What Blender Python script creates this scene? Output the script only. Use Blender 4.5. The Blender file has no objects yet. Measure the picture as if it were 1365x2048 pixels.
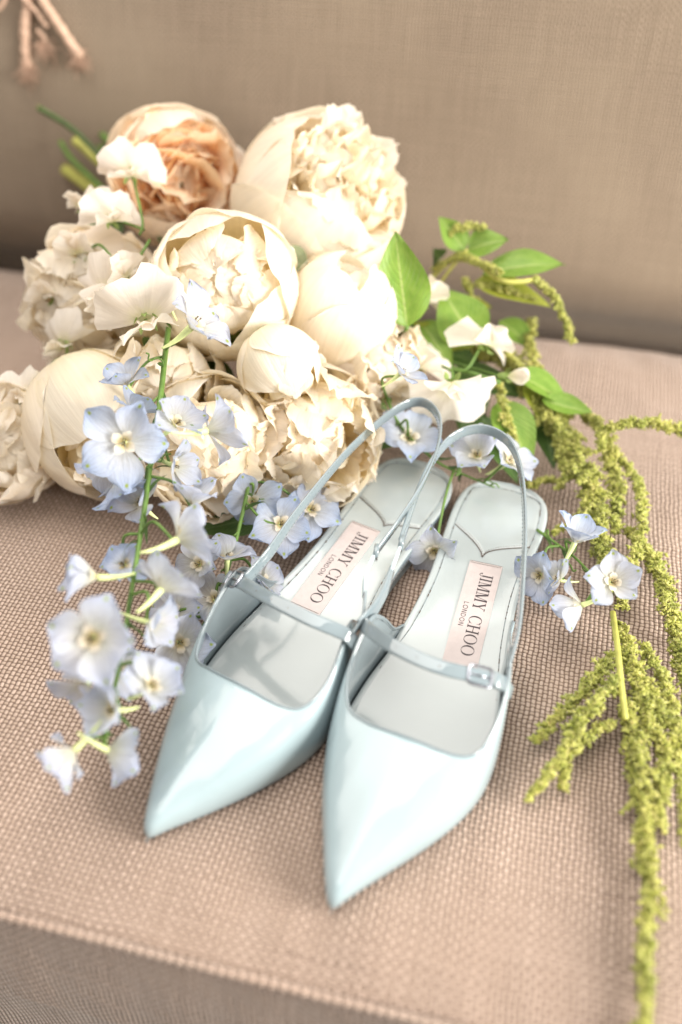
import bpy, math, random
import numpy as np
from math import radians, sin, cos, pi

# ---------------------------------------------------------------- camera, world, lights
S = bpy.context.scene
COL = S.collection
CAM_H = 39.0                      # camera height above the seat, cm
PITCH = radians(43)
FPX = 35 / 36 * 2048
cd = bpy.data.cameras.new("camera")
cam = bpy.data.objects.new("camera", cd)
COL.objects.link(cam)
cam.location = (0, 0, CAM_H * .01)
cam.rotation_euler = (radians(90) - PITCH, 0, 0)
cd.lens = 35
cd.sensor_fit = 'VERTICAL'
cd.sensor_height = 36
cd.sensor_width = 24
cd.clip_start = .01
cd.clip_end = 50
cd.dof.use_dof = True
cd.dof.focus_distance = .50
cd.dof.aperture_fstop = 2.7
cd.dof.aperture_blades = 0
S.camera = cam

w = bpy.data.worlds.new("World")
S.world = w
w.use_nodes = True
bg = w.node_tree.nodes["Background"]
bg.inputs[0].default_value = (1.0, .92, .83, 1)
bg.inputs[1].default_value = .44


def area(name, loc, target, size, size_y, power, color):
    ld = bpy.data.lights.new(name, 'AREA')
    ld.shape = 'RECTANGLE'
    ld.size = size
    ld.size_y = size_y
    ld.energy = power
    ld.color = color
    o = bpy.data.objects.new(name, ld)
    COL.objects.link(o)
    o.location = loc
    from mathutils import Vector
    o.rotation_euler = (Vector(target) - Vector(loc)).to_track_quat('-Z', 'Y').to_euler()
    return o


area("window_pane_light", (1.05, -.40, .42), (.05, .30, 0), .32, .50, 18, (1.0, .95, .88))
area("window_pane_light", (1.10, .02, .42), (.05, .30, 0), .32, .50, 18, (1.0, .95, .88))
area("overhead_light", (-.25, .60, 1.75), (0, .35, 0), 2.1, 2.1, 50, (1.0, .94, .87))
S.view_settings.view_transform = 'Standard'
S.view_settings.look = 'None'
S.view_settings.exposure = .15
S.view_settings.gamma = 1
S.render.engine = 'CYCLES'
S.cycles.max_bounces = 12
S.cycles.diffuse_bounces = 8
S.cycles.transmission_bounces = 8
S.cycles.transparent_max_bounces = 8

# ---------------------------------------------------------------- maths helpers (all lengths in cm)
rng = np.random.RandomState(7)


def A(*a):
    return np.array(a, float)


def at(x, y, z=0.):
    """pixel of the 1365x2048 photograph + height over the seat -> point in cm"""
    u = (x - 682.5) / FPX
    v = (y - 1024) / FPX
    d = A(u, cos(PITCH) - v * sin(PITCH), -sin(PITCH) - v * cos(PITCH))
    return A(0, 0, CAM_H) + d * ((CAM_H - z) / -d[2])


def nrm(v):
    v = np.asarray(v, float)
    return v / (np.linalg.norm(v) + 1e-12)


def axis_at(c, a, b, t):
    """direction at c: a to the right, b up, t towards where the picture is taken from"""
    tc = nrm(A(0, 0, CAM_H) - c)
    rt = nrm(np.cross(A(0, 0, 1), tc))
    up = np.cross(tc, rt)
    return nrm(a * rt + b * up + t * tc)


def frame(axis, roll=0.):
    z = nrm(axis)
    h = A(0, 0, 1) if abs(z[2]) < .95 else A(0, 1, 0)
    x = nrm(np.cross(h, z))
    y = np.cross(z, x)
    c, s = cos(roll), sin(roll)
    return np.stack([x * c + y * s, -x * s + y * c, z], 1)      # columns


def cat(pts, n=8, closed=False):
    """Catmull-Rom through pts (any dimension), n samples a span"""
    P = np.asarray(pts, float)
    if closed:
        Q = np.vstack([P[-1], P, P[0], P[1]])
        m = len(P)
    else:
        Q = np.vstack([2 * P[0] - P[1], P, 2 * P[-1] - P[-2]])
        m = len(P) - 1
    out = []
    for i in range(m):
        p0, p1, p2, p3 = Q[i:i + 4]
        for k in range(n):
            t = k / n
            out.append(.5 * ((2 * p1) + (-p0 + p2) * t + (2 * p0 - 5 * p1 + 4 * p2 - p3) * t * t + (-p0 + 3 * p1 - 3 * p2 + p3) * t ** 3))
    if not closed:
        out.append(P[-1])
    return np.array(out)


def resample(P, n):
    P = np.asarray(P, float)
    d = np.r_[0, np.cumsum(np.linalg.norm(np.diff(P, axis=0), axis=1))]
    q = np.linspace(0, d[-1], n)
    return np.stack([np.interp(q, d, P[:, k]) for k in range(P.shape[1])], 1)


def grid(P, wrap=False):
    """(n,m,3) array -> verts, quads, uv per vertex"""
    n, m = P.shape[:2]
    i, j = np.meshgrid(np.arange(n - 1), np.arange(m if wrap else m - 1), indexing='ij')
    j2 = (j + 1) % m
    F = np.stack([i * m + j, i * m + j2, (i + 1) * m + j2, (i + 1) * m + j], -1).reshape(-1, 4)
    uu, vv = np.meshgrid(np.linspace(0, 1, m), np.linspace(0, 1, n))
    return P.reshape(-1, 3), F, np.stack([uu, vv], -1).reshape(-1, 2)


def merge(parts):
    V, F, U, o = [], [], [], 0
    for v, f, u in parts:
        V.append(v)
        F.append(f + o)
        U.append(u)
        o += len(v)
    return np.vstack(V), np.vstack(F), np.vstack(U)


def tube(P, r, k=8, caps=True):
    P = np.asarray(P, float)
    r = np.broadcast_to(np.asarray(r, float), (len(P),)).copy()
    T = np.gradient(P, axis=0)
    T /= np.linalg.norm(T, axis=1)[:, None] + 1e-9
    nx = nrm(np.cross(T[0], A(.3, .2, 1)))
    N = []
    for t in T:
        nx = nrm(nx - t * np.dot(nx, t))
        N.append(nx)
    N = np.array(N)
    B = np.cross(T, N)
    if caps:
        P = np.vstack([P[:1], P, P[-1:]])
        N = np.vstack([N[:1], N, N[-1:]])
        B = np.vstack([B[:1], B, B[-1:]])
        r = np.r_[r[0] * .02, r, r[-1] * .02]
    a = np.linspace(0, 2 * pi, k, endpoint=False)
    G = P[:, None] + r[:, None, None] * (np.cos(a)[None, :, None] * N[:, None] + np.sin(a)[None, :, None] * B[:, None])
    return grid(G, True)


def ribbon(P, W, half, th):
    """flat strap: centre line P, width direction W per point, half width, thickness; rounded edges"""
    P = np.asarray(P, float)
    T = np.gradient(P, axis=0)
    T /= np.linalg.norm(T, axis=1)[:, None]
    W = W - T * (W * T).sum(1)[:, None]
    W /= np.linalg.norm(W, axis=1)[:, None]
    N = np.cross(T, W)
    half = np.broadcast_to(np.asarray(half, float), (len(P),))
    prof = [(-1, 0), (-.97, .7), (-.88, 1), (-.5, 1.1), (0, 1.15), (.5, 1.1), (.88, 1), (.97, .7), (1, 0), (.97, -.7), (.88, -1), (0, -1), (-.88, -1), (-.97, -.7)]
    G = np.stack([P + W * (half * a)[:, None] + N * (b * th / 2) for a, b in prof], 1)
    G = np.concatenate([P[None, None, 0].repeat(len(prof), 1), G, P[None, None, -1].repeat(len(prof), 1)])
    return grid(G, True)


def mk_mesh(name, V, F, UV=None, smooth=True):
    me = bpy.data.meshes.new(name)
    V = np.asarray(V, np.float32)
    F = np.asarray(F, np.int32)
    k = F.shape[1]
    me.vertices.add(len(V))
    me.vertices.foreach_set('co', V.ravel())
    me.loops.add(F.size)
    me.loops.foreach_set('vertex_index', F.ravel())
    me.polygons.add(len(F))
    me.polygons.foreach_set('loop_start', np.arange(0, F.size, k, dtype=np.int32))
    me.polygons.foreach_set('use_smooth', np.full(len(F), smooth))
    if UV is not None:
        l = me.uv_layers.new(name='UVMap')
        l.data.foreach_set('uv', np.asarray(UV, np.float32)[F.ravel()].ravel())
    me.update(calc_edges=True)
    me.validate()
    return me


ORG = {}


def tag(o, label=None, cat_=None, group=None, kind=None):
    if label:
        o['label'] = label
    if cat_:
        o['category'] = cat_
    if group:
        o['group'] = group
    if kind:
        o['kind'] = kind
    return o


def thing(name, loc, label, cat_, group=None):
    o = bpy.data.objects.new(name, None)
    COL.objects.link(o)
    o.empty_display_size = .02
    o.location = [c * .01 for c in loc]
    ORG[o] = np.asarray(loc, float)
    return tag(o, label, cat_, group)


def part(name, geo, mat, parent, smooth=True, kind=None, label=None):
    V, F, UV = geo
    o0 = ORG[parent]
    me = mk_mesh(name, (V - o0) * .01, F, UV, smooth)
    me.materials.append(mat)
    o = bpy.data.objects.new(name, me)
    COL.objects.link(o)
    o.parent = parent
    ORG[o] = o0
    if kind:
        o['kind'] = kind
    if label:
        o['label'] = label
    return o


# ---------------------------------------------------------------- materials
class NT:
    def __init__(s, name):
        s.m = bpy.data.materials.new(name)
        s.m.use_nodes = True
        s.t = s.m.node_tree
        s.p = s.t.nodes['Principled BSDF']
        s.out = s.t.nodes['Material Output']

    def n(s, typ, **kw):
        x = s.t.nodes.new(typ)
        for k, v in kw.items():
            setattr(x, k, v)
        return x

    def l(s, a, b):
        s.t.links.new(a, b)

    def math(s, op, a, b=None, c=None):
        x = s.n('ShaderNodeMath', operation=op)
        for i, v in enumerate((a, b, c)):
            if v is None:
                continue
            if isinstance(v, (int, float)):
                x.inputs[i].default_value = v
            else:
                s.l(v, x.inputs[i])
        return x.outputs[0]

    def noise(s, scale, detail=3, vec=None, rough=.5):
        x = s.n('ShaderNodeTexNoise')
        x.inputs['Scale'].default_value = scale
        x.inputs['Detail'].default_value = detail
        x.inputs['Roughness'].default_value = rough
        if vec is not None:
            s.l(vec, x.inputs['Vector'])
        return x.outputs['Fac']

    def ramp(s, fac, stops, interp='LINEAR'):
        x = s.n('ShaderNodeValToRGB')
        x.color_ramp.interpolation = interp
        e = x.color_ramp.elements
        while len(e) < len(stops):
            e.new(.5)
        for k, (p, c) in enumerate(stops):
            e[k].position = p
            e[k].color = (*c, 1)
        s.l(fac, x.inputs[0])
        return x.outputs[0]

    def mix(s, fac, a, b, mode='MIX'):
        x = s.n('ShaderNodeMix', data_type='RGBA', blend_type=mode)
        for i, v in ((0, fac), (6, a), (7, b)):
            if isinstance(v, (int, float)):
                x.inputs[i].default_value = v
            elif isinstance(v, tuple):
                x.inputs[i].default_value = (*v, 1)
            else:
                s.l(v, x.inputs[i])
        return x.outputs[2]

    def bump(s, h, dist, strength=1.):
        x = s.n('ShaderNodeBump')
        x.inputs['Distance'].default_value = dist
        x.inputs['Strength'].default_value = strength
        s.l(h, x.inputs['Height'])
        s.l(x.outputs[0], s.p.inputs['Normal'])
        return x.outputs[0]

    def obj(s):
        return s.n('ShaderNodeTexCoord').outputs['Object']

    def uv(s):
        return s.n('ShaderNodeTexCoord').outputs['UV']

    def rnd(s):
        return s.n('ShaderNodeObjectInfo').outputs['Random']

    def translucent(s, col, fac, normal=None):
        tr = s.n('ShaderNodeBsdfTranslucent')
        if isinstance(col, tuple):
            tr.inputs[0].default_value = (*col, 1)
        else:
            s.l(col, tr.inputs[0])
        mx = s.n('ShaderNodeMixShader')
        mx.inputs[0].default_value = fac
        s.l(s.p.outputs[0], mx.inputs[1])
        s.l(tr.outputs[0], mx.inputs[2])
        s.l(mx.outputs[0], s.out.inputs[0])


def simple(name, col, rough=.5, spec=.5, var=.12, scale=120, bump=0., **kw):
    s = NT(name)
    n = s.noise(scale, 4, s.obj())
    c = s.ramp(n, [(.3, tuple(v * (1 - var) for v in col)), (.7, tuple(min(1, v * (1 + var)) for v in col))])
    s.l(c, s.p.inputs['Base Color'])
    s.p.inputs['Roughness'].default_value = rough
    s.p.inputs['Specular IOR Level'].default_value = spec
    for k, v in kw.items():
        s.p.inputs[k].default_value = v
    if bump:
        s.bump(s.noise(scale * 3, 4, s.obj()), bump)
    return s.m


def petal_mat(name, base, mid, tip, trans=.3, vein=.06, rough=.55, dot=None, glow=None):
    s = NT(name)
    uv = s.uv()
    sep = s.n('ShaderNodeSeparateXYZ')
    s.l(uv, sep.inputs[0])
    v = sep.outputs[1]
    n1 = s.noise(6, 3, uv)
    vj = s.math('ADD', v, s.math('MULTIPLY', s.math('SUBTRACT', n1, .5), .25))
    c = s.ramp(vj, [(.0, base), (.45, mid), (.9, tip)])
    mp = s.n('ShaderNodeMapping')
    mp.inputs['Scale'].default_value = (34, 1.6, 1)
    s.l(uv, mp.inputs[0])
    nv = s.noise(1.0, 3, mp.outputs[0], .6)
    dark = s.ramp(nv, [(.3, (1 - vein * 2.2, 1 - vein * 2.4, 1 - vein * 2.6)), (.65, (1, 1, 1))])
    c = s.mix(1.0, c, dark, 'MULTIPLY')
    r = s.rnd()
    tintc = s.ramp(r, [(0, (1, .96, .92)), (.5, (1, 1, 1)), (1, (1, .985, .94))])
    c = s.mix(.8, c, tintc, 'MULTIPLY')
    if dot:
        du = s.math('MULTIPLY', s.math('SUBTRACT', sep.outputs[0], .5), 1.0)
        dv = s.math('SUBTRACT', v, .86)
        d = s.math('SQRT', s.math('ADD', s.math('MULTIPLY', du, du), s.math('MULTIPLY', s.math('MULTIPLY', dv, dv), 1.4)))
        f = s.ramp(d, [(.035, (1, 1, 1)), (.085, (0, 0, 0))])
        c = s.mix(f, c, dot)
    s.l(c, s.p.inputs['Base Color'])
    s.p.inputs['Roughness'].default_value = rough
    s.p.inputs['Specular IOR Level'].default_value = .3
    s.p.inputs['Sheen Weight'].default_value = .15
    s.bump(s.math('ADD', nv, s.math('MULTIPLY', s.noise(9, 4, uv), .8)), .0007, .6)
    s.translucent(c if glow is None else s.mix(1., c, glow, 'MULTIPLY'), trans)
    return s.m


def leaf_mat(name, c1, c2, rib, trans=.25, rough=.42):
    s = NT(name)
    uv = s.uv()
    sep = s.n('ShaderNodeSeparateXYZ')
    s.l(uv, sep.inputs[0])
    au = s.math('ABSOLUTE', s.math('SUBTRACT', sep.outputs[0], .5))
    # side veins run obliquely from the midrib
    q = s.math('SUBTRACT', s.math('MULTIPLY', sep.outputs[1], 11), s.math('MULTIPLY', au, 9))
    fr = s.math('ABSOLUTE', s.math('SUBTRACT', s.math('FRACT', q), .5))
    vein = s.ramp(fr, [(.02, (1, 1, 1)), (.1, (0, 0, 0))])
    mid = s.ramp(au, [(.012, (1, 1, 1)), (.03, (0, 0, 0))])
    n = s.noise(7, 4, uv)
    c = s.ramp(n, [(.3, c1), (.7, c2)])
    c = s.mix(s.math('MULTIPLY', vein, .35), c, rib)
    c = s.mix(mid, c, rib)
    s.l(c, s.p.inputs['Base Color'])
    s.p.inputs['Roughness'].default_value = rough
    s.bump(s.math('SUBTRACT', s.math('MULTIPLY', s.noise(30, 3, uv), .5), vein), .0006, .7)
    s.translucent(c, trans)
    return s.m


def patent(name, col, rough=.13, coat=1., bumpd=.0004, sss=.0):
    s = NT(name)
    o = s.obj()
    n = s.noise(45, 3, o)
    c = s.ramp(n, [(.3, tuple(v * .97 for v in col)), (.7, tuple(min(1, v * 1.03) for v in col))])
    s.l(c, s.p.inputs['Base Color'])
    rr = s.math('MULTIPLY_ADD', s.noise(90, 4, o), rough * .5, rough * .75)
    s.l(rr, s.p.inputs['Roughness'])
    s.p.inputs['Coat Weight'].default_value = coat
    s.p.inputs['Coat Roughness'].default_value = rough * .45
    s.bump(s.math('ADD', s.noise(22, 3, o), s.math('MULTIPLY', s.noise(260, 3, o), .12)), bumpd * 2.2, .5)
    return s.m


def fabric_mat(name, c_gap_shade, c_warp, c_weft, pitch, relief=False, bump=.0006, stain=(.62, .42, .32)):
    """coarse woven upholstery. UV are in cm. relief=True when the mesh carries the weave itself"""
    s = NT(name)
    uv = s.uv()
    sep = s.n('ShaderNodeSeparateXYZ')
    s.l(uv, sep.inputs[0])
    if relief:
        U, V = sep.outputs[0], sep.outputs[1]
    else:
        wob = s.n('ShaderNodeTexNoise')
        wob.inputs['Scale'].default_value = .45
        s.l(uv, wob.inputs['Vector'])
        ws = s.n('ShaderNodeSeparateXYZ')
        s.l(wob.outputs['Color'], ws.inputs[0])
        U = s.math('ADD', sep.outputs[0], s.math('MULTIPLY', ws.outputs[0], .25))
        V = s.math('ADD', sep.outputs[1], s.math('MULTIPLY', ws.outputs[1], .25))
    X = s.math('DIVIDE', U, pitch)
    Y = s.math('DIVIDE', V, pitch)
    par = s.math('FLOORED_MODULO', s.math('ADD', s.math('FLOOR', X), s.math('FLOOR', Y)), 2)
    fx = s.math('SUBTRACT', s.math('FRACT', X), .5)
    fy = s.math('SUBTRACT', s.math('FRACT', Y), .5)
    cx = s.math('COSINE', s.math('MULTIPLY', fx, pi))
    cy = s.math('COSINE', s.math('MULTIPLY', fy, pi))
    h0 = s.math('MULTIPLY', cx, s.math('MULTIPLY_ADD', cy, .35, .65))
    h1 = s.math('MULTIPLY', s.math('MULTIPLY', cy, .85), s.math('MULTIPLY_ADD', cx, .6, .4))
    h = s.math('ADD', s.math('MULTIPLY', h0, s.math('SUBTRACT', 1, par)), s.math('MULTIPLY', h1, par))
    fib = s.noise(30, 3, uv, .7)
    thr = s.mix(par, c_warp, c_weft)
    # yarn-to-yarn colour differences
    cyv = s.n('ShaderNodeCombineXYZ')
    s.l(s.math('FLOOR', X), cyv.inputs[0])
    s.l(s.math('MULTIPLY', Y, .05), cyv.inputs[1])
    wn1 = s.noise(.9, 1, cyv.outputs[0])
    cyh = s.n('ShaderNodeCombineXYZ')
    s.l(s.math('MULTIPLY', X, .05), cyh.inputs[0])
    s.l(s.math('FLOOR', Y), cyh.inputs[1])
    wn2 = s.noise(.9, 1, cyh.outputs[0])
    yarn = s.math('ADD', s.math('MULTIPLY', wn1, s.math('SUBTRACT', 1, par)), s.math('MULTIPLY', wn2, par))
    col = s.mix(1., thr, s.ramp(yarn, [(.25, (.80, .78, .76)), (.75, (1.1, 1.1, 1.1))]), 'MULTIPLY')
    col = s.mix(1., col, s.ramp(fib, [(.25, (.82, .80, .78)), (.7, (1.08, 1.08, 1.08))]), 'MULTIPLY')
    col = s.mix(s.ramp(h, [(.22, (1, 1, 1)), (.66, (0, 0, 0))]), col, c_gap_shade)  # shade between the yarns painted in: colour darkens where the weave is low
    big = s.noise(.07, 3, uv)
    col = s.mix(s.ramp(big, [(.35, (.0, .0, .0)), (.75, (.30, .30, .30))]), col, stain)
    s.l(col, s.p.inputs['Base Color'])
    s.p.inputs['Roughness'].default_value = .9
    s.p.inputs['Specular IOR Level'].default_value = .15
    s.p.inputs['Sheen Weight'].default_value = .25
    hh = s.math('MULTIPLY_ADD', fib, .3, h)
    s.bump(hh, bump, .9)
    return s.m


PITCHW = .24
M = {}
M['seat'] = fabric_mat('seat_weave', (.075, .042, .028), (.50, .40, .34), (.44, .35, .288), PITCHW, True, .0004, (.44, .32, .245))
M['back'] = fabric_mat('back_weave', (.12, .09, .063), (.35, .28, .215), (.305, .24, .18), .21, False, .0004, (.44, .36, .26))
M['piping'] = fabric_mat('piping_weave', (.14, .09, .06), (.62, .50, .43), (.54, .43, .36), .16, False, .0005)
M['cord'] = simple('cord_fibre', (.62, .43, .32), .9, .2, .25, 260, .0012)
M['patent'] = patent('patent_leather', (.20, .25, .275), .05)
M['lining'] = patent('lining_leather', (.34, .435, .47), .2, .5)
M['insole'] = patent('insole_leather', (.385, .435, .445), .16, .7)
M['sole'] = simple('sole_edge', (.30, .33, .34), .5)
M['thread'] = simple('dark_thread', (.10, .07, .055), .8)
M['thread2'] = simple('grey_blue_thread', (.23, .28, .30), .7)
M['labelm'] = simple('label_leather', (.52, .46, .452), .45, .4, .04, 300, .0001)
M['ink'] = simple('label_ink', (.035, .025, .03), .5)
M['metal'] = simple('buckle_metal', (.38, .40, .45), .22, .5, .03, 100, 0, Metallic=1.)
M['elastic'] = simple('elastic_cloth', (.60, .72, .76), .5, .4, .1, 400, .0004)
M['peony'] = petal_mat('peony_petal', (.95, .84, .50), (.96, .90, .74), (.975, .93, .86), .5, .04, glow=(1., .96, .82))
M['guard'] = petal_mat('peony_guard_petal', (.88, .87, .60), (.975, .94, .83), (.985, .96, .90), .46, .04, .45, glow=(1., .94, .80))
M['frill'] = petal_mat('frilly_petal', (.95, .88, .62), (.96, .91, .80), (.975, .94, .88), .5, .04, glow=(1., .96, .86))
M['rosein'] = petal_mat('rose_inner_petal', (.97, .48, .22), (.98, .72, .46), (.985, .87, .70), .5, .04, glow=(1., .88, .72))
M['roseout'] = petal_mat('rose_outer_petal', (.96, .80, .60), (.975, .89, .77), (.98, .925, .84), .48, .04, glow=(1., .92, .80))
M['pea'] = petal_mat('sweet_pea_petal', (.90, .88, .62), (.95, .90, .83), (.97, .935, .89), .48, .04, glow=(1., .97, .90))
M['delph'] = petal_mat('delphinium_petal', (.80, .84, .86), (.64, .72, .89), (.48, .60, .86), .42, .12, .5, (.35, .45, .08))
M['delph2'] = petal_mat('pale_delphinium_petal', (.84, .86, .76), (.74, .79, .90), (.61, .69, .90), .5, .12, .5, (.38, .48, .08))
M['bee'] = petal_mat('delphinium_centre', (.80, .66, .25), (.88, .80, .60), (.90, .86, .78), .3)
M['spur'] = simple('delphinium_spur', (.66, .74, .34), .55, .4, .15, 200)
M['stem'] = simple('green_stem', (.11, .20, .04), .45, .4, .25, 150, .0002)
M['stemy'] = simple('yellow_green_stem', (.42, .42, .10), .5, .4, .2, 150, .0002)
M['stemd'] = simple('dark_cut_stem', (.07, .11, .03), .5, .4, .35, 150, .0003)
M['anther'] = simple('anther', (.12, .09, .05), .8)
M['leaf'] = leaf_mat('bright_leaf', (.16, .30, .035), (.24, .38, .06), (.36, .46, .14))
M['leafy'] = leaf_mat('yellow_leaf', (.30, .36, .04), (.40, .42, .06), (.46, .50, .16))
M['leafd'] = leaf_mat('dark_leaf', (.05, .11, .025), (.09, .17, .035), (.16, .24, .08), .1)
M['sepal'] = leaf_mat('greyish_sepal', (.17, .21, .10), (.26, .29, .15), (.30, .33, .2), .1, .5)
M['calyx'] = leaf_mat('calyx_green', (.28, .42, .10), (.42, .55, .18), (.5, .6, .3))


def amar_mat():
    s = NT('amaranth_beads')
    o = s.obj()
    n = s.noise(420, 3, o, .6)
    n2 = s.noise(60, 3, o)
    c = s.ramp(n, [(.28, (.24, .29, .04)), (.45, (.50, .52, .09)), (.62, (.78, .76, .28)), (.80, (.50, .28, .08))])
    c = s.mix(1., c, s.ramp(n2, [(.3, (.72, .78, .62)), (.7, (1.05, 1.02, 1))]), 'MULTIPLY')
    s.l(c, s.p.inputs['Base Color'])
    s.p.inputs['Roughness'].default_value = .7
    s.p.inputs['Sheen Weight'].default_value = .3
    s.translucent(c, .35)
    return s.m


M['amar'] = amar_mat()

# ---------------------------------------------------------------- sofa (seat cushion with woven relief, piping, back)
E1 = nrm(A(.9725, -.233, 0))
E2 = nrm(A(.233, .9725, 0))
B_FRONT, B_SEAM = 14.6, 63.6


def sofa_pt(a, b, z):
    return a[..., None] * E1 + b[..., None] * E2 + z[..., None] * A(0, 0, 1)


def smooth_noise(x, y, seed, n=5, f0=.05):
    r = np.random.RandomState(seed)
    o = 0
    for k in range(n):
        a = r.uniform(0, 2 * pi)
        f = f0 * (1.6 ** k)
        o = o + np.sin((x * cos(a) + y * sin(a)) * f * 2 * pi + r.uniform(0, 6)) / (1.5 ** k)
    return o / 2


def seat_level(a, b):
    e = np.clip((b - (B_SEAM - 5)) / 5, 0, 1.5)
    f = np.clip((B_FRONT + 3 - b) / 3, 0, 1)
    g_ = np.clip((b - (B_SEAM - 1.0)) / 1.2, 0, 1.25)
    s = np.clip((a - 24) / 14, 0, 1.5)
    return -1.2 * e ** 2 - 2.0 * g_ ** 2 - .25 * f ** 2 - .9 * s ** 2 * np.clip((b - 35) / 30, 0, 1) + .11 * smooth_noise(a, b, 3)


sofa = thing('sofa', (0, 40, 0), 'beige woven sofa seat and backrest the shoes and bouquet lie on', 'sofa')
# profile along the depth: from behind the seam, over the top, over the front edge, down the front face
na, nb = 860, 1000
acoord = np.concatenate([np.linspace(-75, -27.5, 14)[:-1], np.linspace(-27.5, 27, na), np.linspace(27, 75, 14)[1:]])
top_len = B_SEAM + 9 - B_FRONT
fall = 8.
ell = np.linspace(0, top_len + fall, nb)
ell = np.concatenate([ell, ell[-1] + np.linspace(1, 16, 8)])
AA, LL = np.meshgrid(acoord, ell)
R_E = .55
bb = np.where(LL < top_len - R_E, B_SEAM + 9 - LL, 0)
ang = np.clip((LL - (top_len - R_E)) / R_E, 0, pi / 2)
bb = np.where(LL >= top_len - R_E, B_FRONT + R_E - R_E * np.sin(ang), bb)
down = np.where(LL >= top_len - R_E, R_E * (1 - np.cos(ang)) + np.clip(LL - (top_len - R_E) - R_E * pi / 2, 0, 99), 0)
zz = seat_level(AA, bb) - down
bb = bb + .35 * np.sin(np.clip(down, 0, 12) / 12 * pi) * -1
# weave relief
wx = (AA + .13 * smooth_noise(AA, LL, 11, 7, .05) + .022 * smooth_noise(AA, LL, 31, 6, .5)) / PITCHW
wy = (LL + .13 * smooth_noise(AA, LL, 12, 7, .05) + .022 * smooth_noise(AA, LL, 32, 6, .5)) / PITCHW
par = np.mod(np.floor(wx) + np.floor(wy), 2)
fx = wx - np.floor(wx) - .5
fy = wy - np.floor(wy) - .5
cx_, cy_ = np.cos(fx * pi), np.cos(fy * pi)
hh = np.where(par < .5, cx_ * (.65 + .35 * cy_), .85 * cy_ * (.4 + .6 * cx_))
vis = np.clip((27.7 + AA) / 1, 0, 1) * np.clip((27.2 - AA) / 1, 0, 1)
irr = .85 + .45 * smooth_noise(AA, LL, 14, 6, .3) + .35 * np.sin(np.floor(wx) * 12.9898) * (par < .5) + .35 * np.sin(np.floor(wy) * 78.233) * (par > .5)
slub = np.exp(-(((np.floor(wy) * 7.31) % 23) / 1.2) ** 2) * np.exp(-(((AA * .21 + np.floor(wy) * 1.7) % 5) / .8) ** 2)
irr = irr + 1.6 * slub
rel = .05 * hh * irr * vis
P = sofa_pt(AA, bb - rel * np.sin(ang), zz + rel * np.cos(ang) - .05)
V_, F_, _ = grid(P)
UVw = np.stack([wx * PITCHW, wy * PITCHW], -1).reshape(-1, 2)
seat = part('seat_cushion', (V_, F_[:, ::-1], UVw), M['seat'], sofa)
# piping bead along the front edge
pa = np.linspace(-60, 60, 2400)
pl = sofa_pt(pa, np.full_like(pa, B_FRONT - .06), seat_level(pa, np.full_like(pa, B_FRONT)) - .02)
pl[:, 2] += .03 * np.sin(pa * 3.1) * 0 + .02 * smooth_noise(pa, pa * 0, 5, 4, .2)
g = tube(pl, .20 + .025 * np.sin(pa * 2 * pi / .42), 12)
g = (g[0], g[1], g[2] * A(1.7, 150)[None])
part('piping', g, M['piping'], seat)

# backrest: leans back, rounded lower edge that tucks behind the seat
nb2 = 90
qa = np.linspace(-75, 75, 150)
t = np.linspace(0, 1, nb2)
prof = cat([(9, -7), (5.5, -6), (3, -3.6), (2.0, -1.5), (.8, .2), (0, 2.6), (.25, 5), (1.6, 10), (3.6, 18), (6.2, 27), (9, 35), (11, 38.5), (14, 40), (18, 39), (20, 34)], 9)
prof = resample(prof, nb2)
QA, QI = np.meshgrid(qa, np.arange(nb2))
pb = prof[:, 0][QI]
pz = prof[:, 1][QI]
wv = smooth_noise(QA, pz, 21, 4, .012)
puff = 1.2 * np.exp(-((QA - 34) / 16) ** 2)
P = sofa_pt(QA, B_SEAM + .9 + pb + .5 * wv - puff * np.clip(1 - pz / 30, 0, 1), pz + .25 * wv - 2.6 * np.clip((QA - 18) / 20, 0, 1.2) ** 2 * np.clip(1 - pz / 18, 0, 1))
V_, F_, _ = grid(P)
s_len = np.r_[0, np.cumsum(np.linalg.norm(np.diff(prof, axis=0), axis=1))]
UVb = np.stack([QA, s_len[QI]], -1).reshape(-1, 2)
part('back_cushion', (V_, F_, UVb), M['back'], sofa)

# frayed tie ends hanging down the backrest
def back_pt(px, py, off=.5):
    """point of the backrest face under a pixel, off cm in front of it"""
    lo, hi = 55., 100.
    u = (px - 682.5) / FPX
    v = (py - 1024) / FPX
    d = A(u, cos(PITCH) - v * sin(PITCH), -sin(PITCH) - v * cos(PITCH))
    for tt in np.arange(50, 140, .1):
        p = A(0, 0, CAM_H) + d * tt
        b = p @ E2
        if b >= B_SEAM + .9 + np.interp(p[2], prof[3:60, 1], prof[3:60, 0]) - off:
            return p
    return p


tie = thing('cord_tie', back_pt(60, 20), 'frayed tan cord tie with its loose ends hanging on the backrest', 'cord tie')
for k, pts in enumerate([[(66, -60), (58, 0), (50, 60), (55, 138)], [(60, -60), (85, 0), (118, 50), (162, 116)], [(20, -40), (5, 10), (-30, 30)], [(40, -10), (70, 20), (95, 55)], [(75, 60), (90, 78), (84, 95)]]):
    c = cat([back_pt(x, y, .6 + .25 * (k % 2)) for x, y in pts], 14)
    n = len(c)
    r_ = (.33 if k < 2 else .15) * (1 + .10 * np.sin(np.arange(n) * 1.3) + .06 * np.random.RandomState(k).randn(n))
    r_[-3:] *= A(1.1, 1.15, 1.0)
    part('cord_end', tube(c, r_, 10), M['cord'], tie)
fz = []
rr = np.random.RandomState(4)
for k in range(260):
    base = back_pt(*[(55, 134), (160, 112), (88, 88)][k % 3], .6) + rr.randn(3) * .25
    fz.append(tube(np.array([base, base + rr.randn(3) * .25 + A(0, 0, -.3), base + rr.randn(3) * .45 + A(0, 0, -.6)]), .022, 4))
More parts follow.
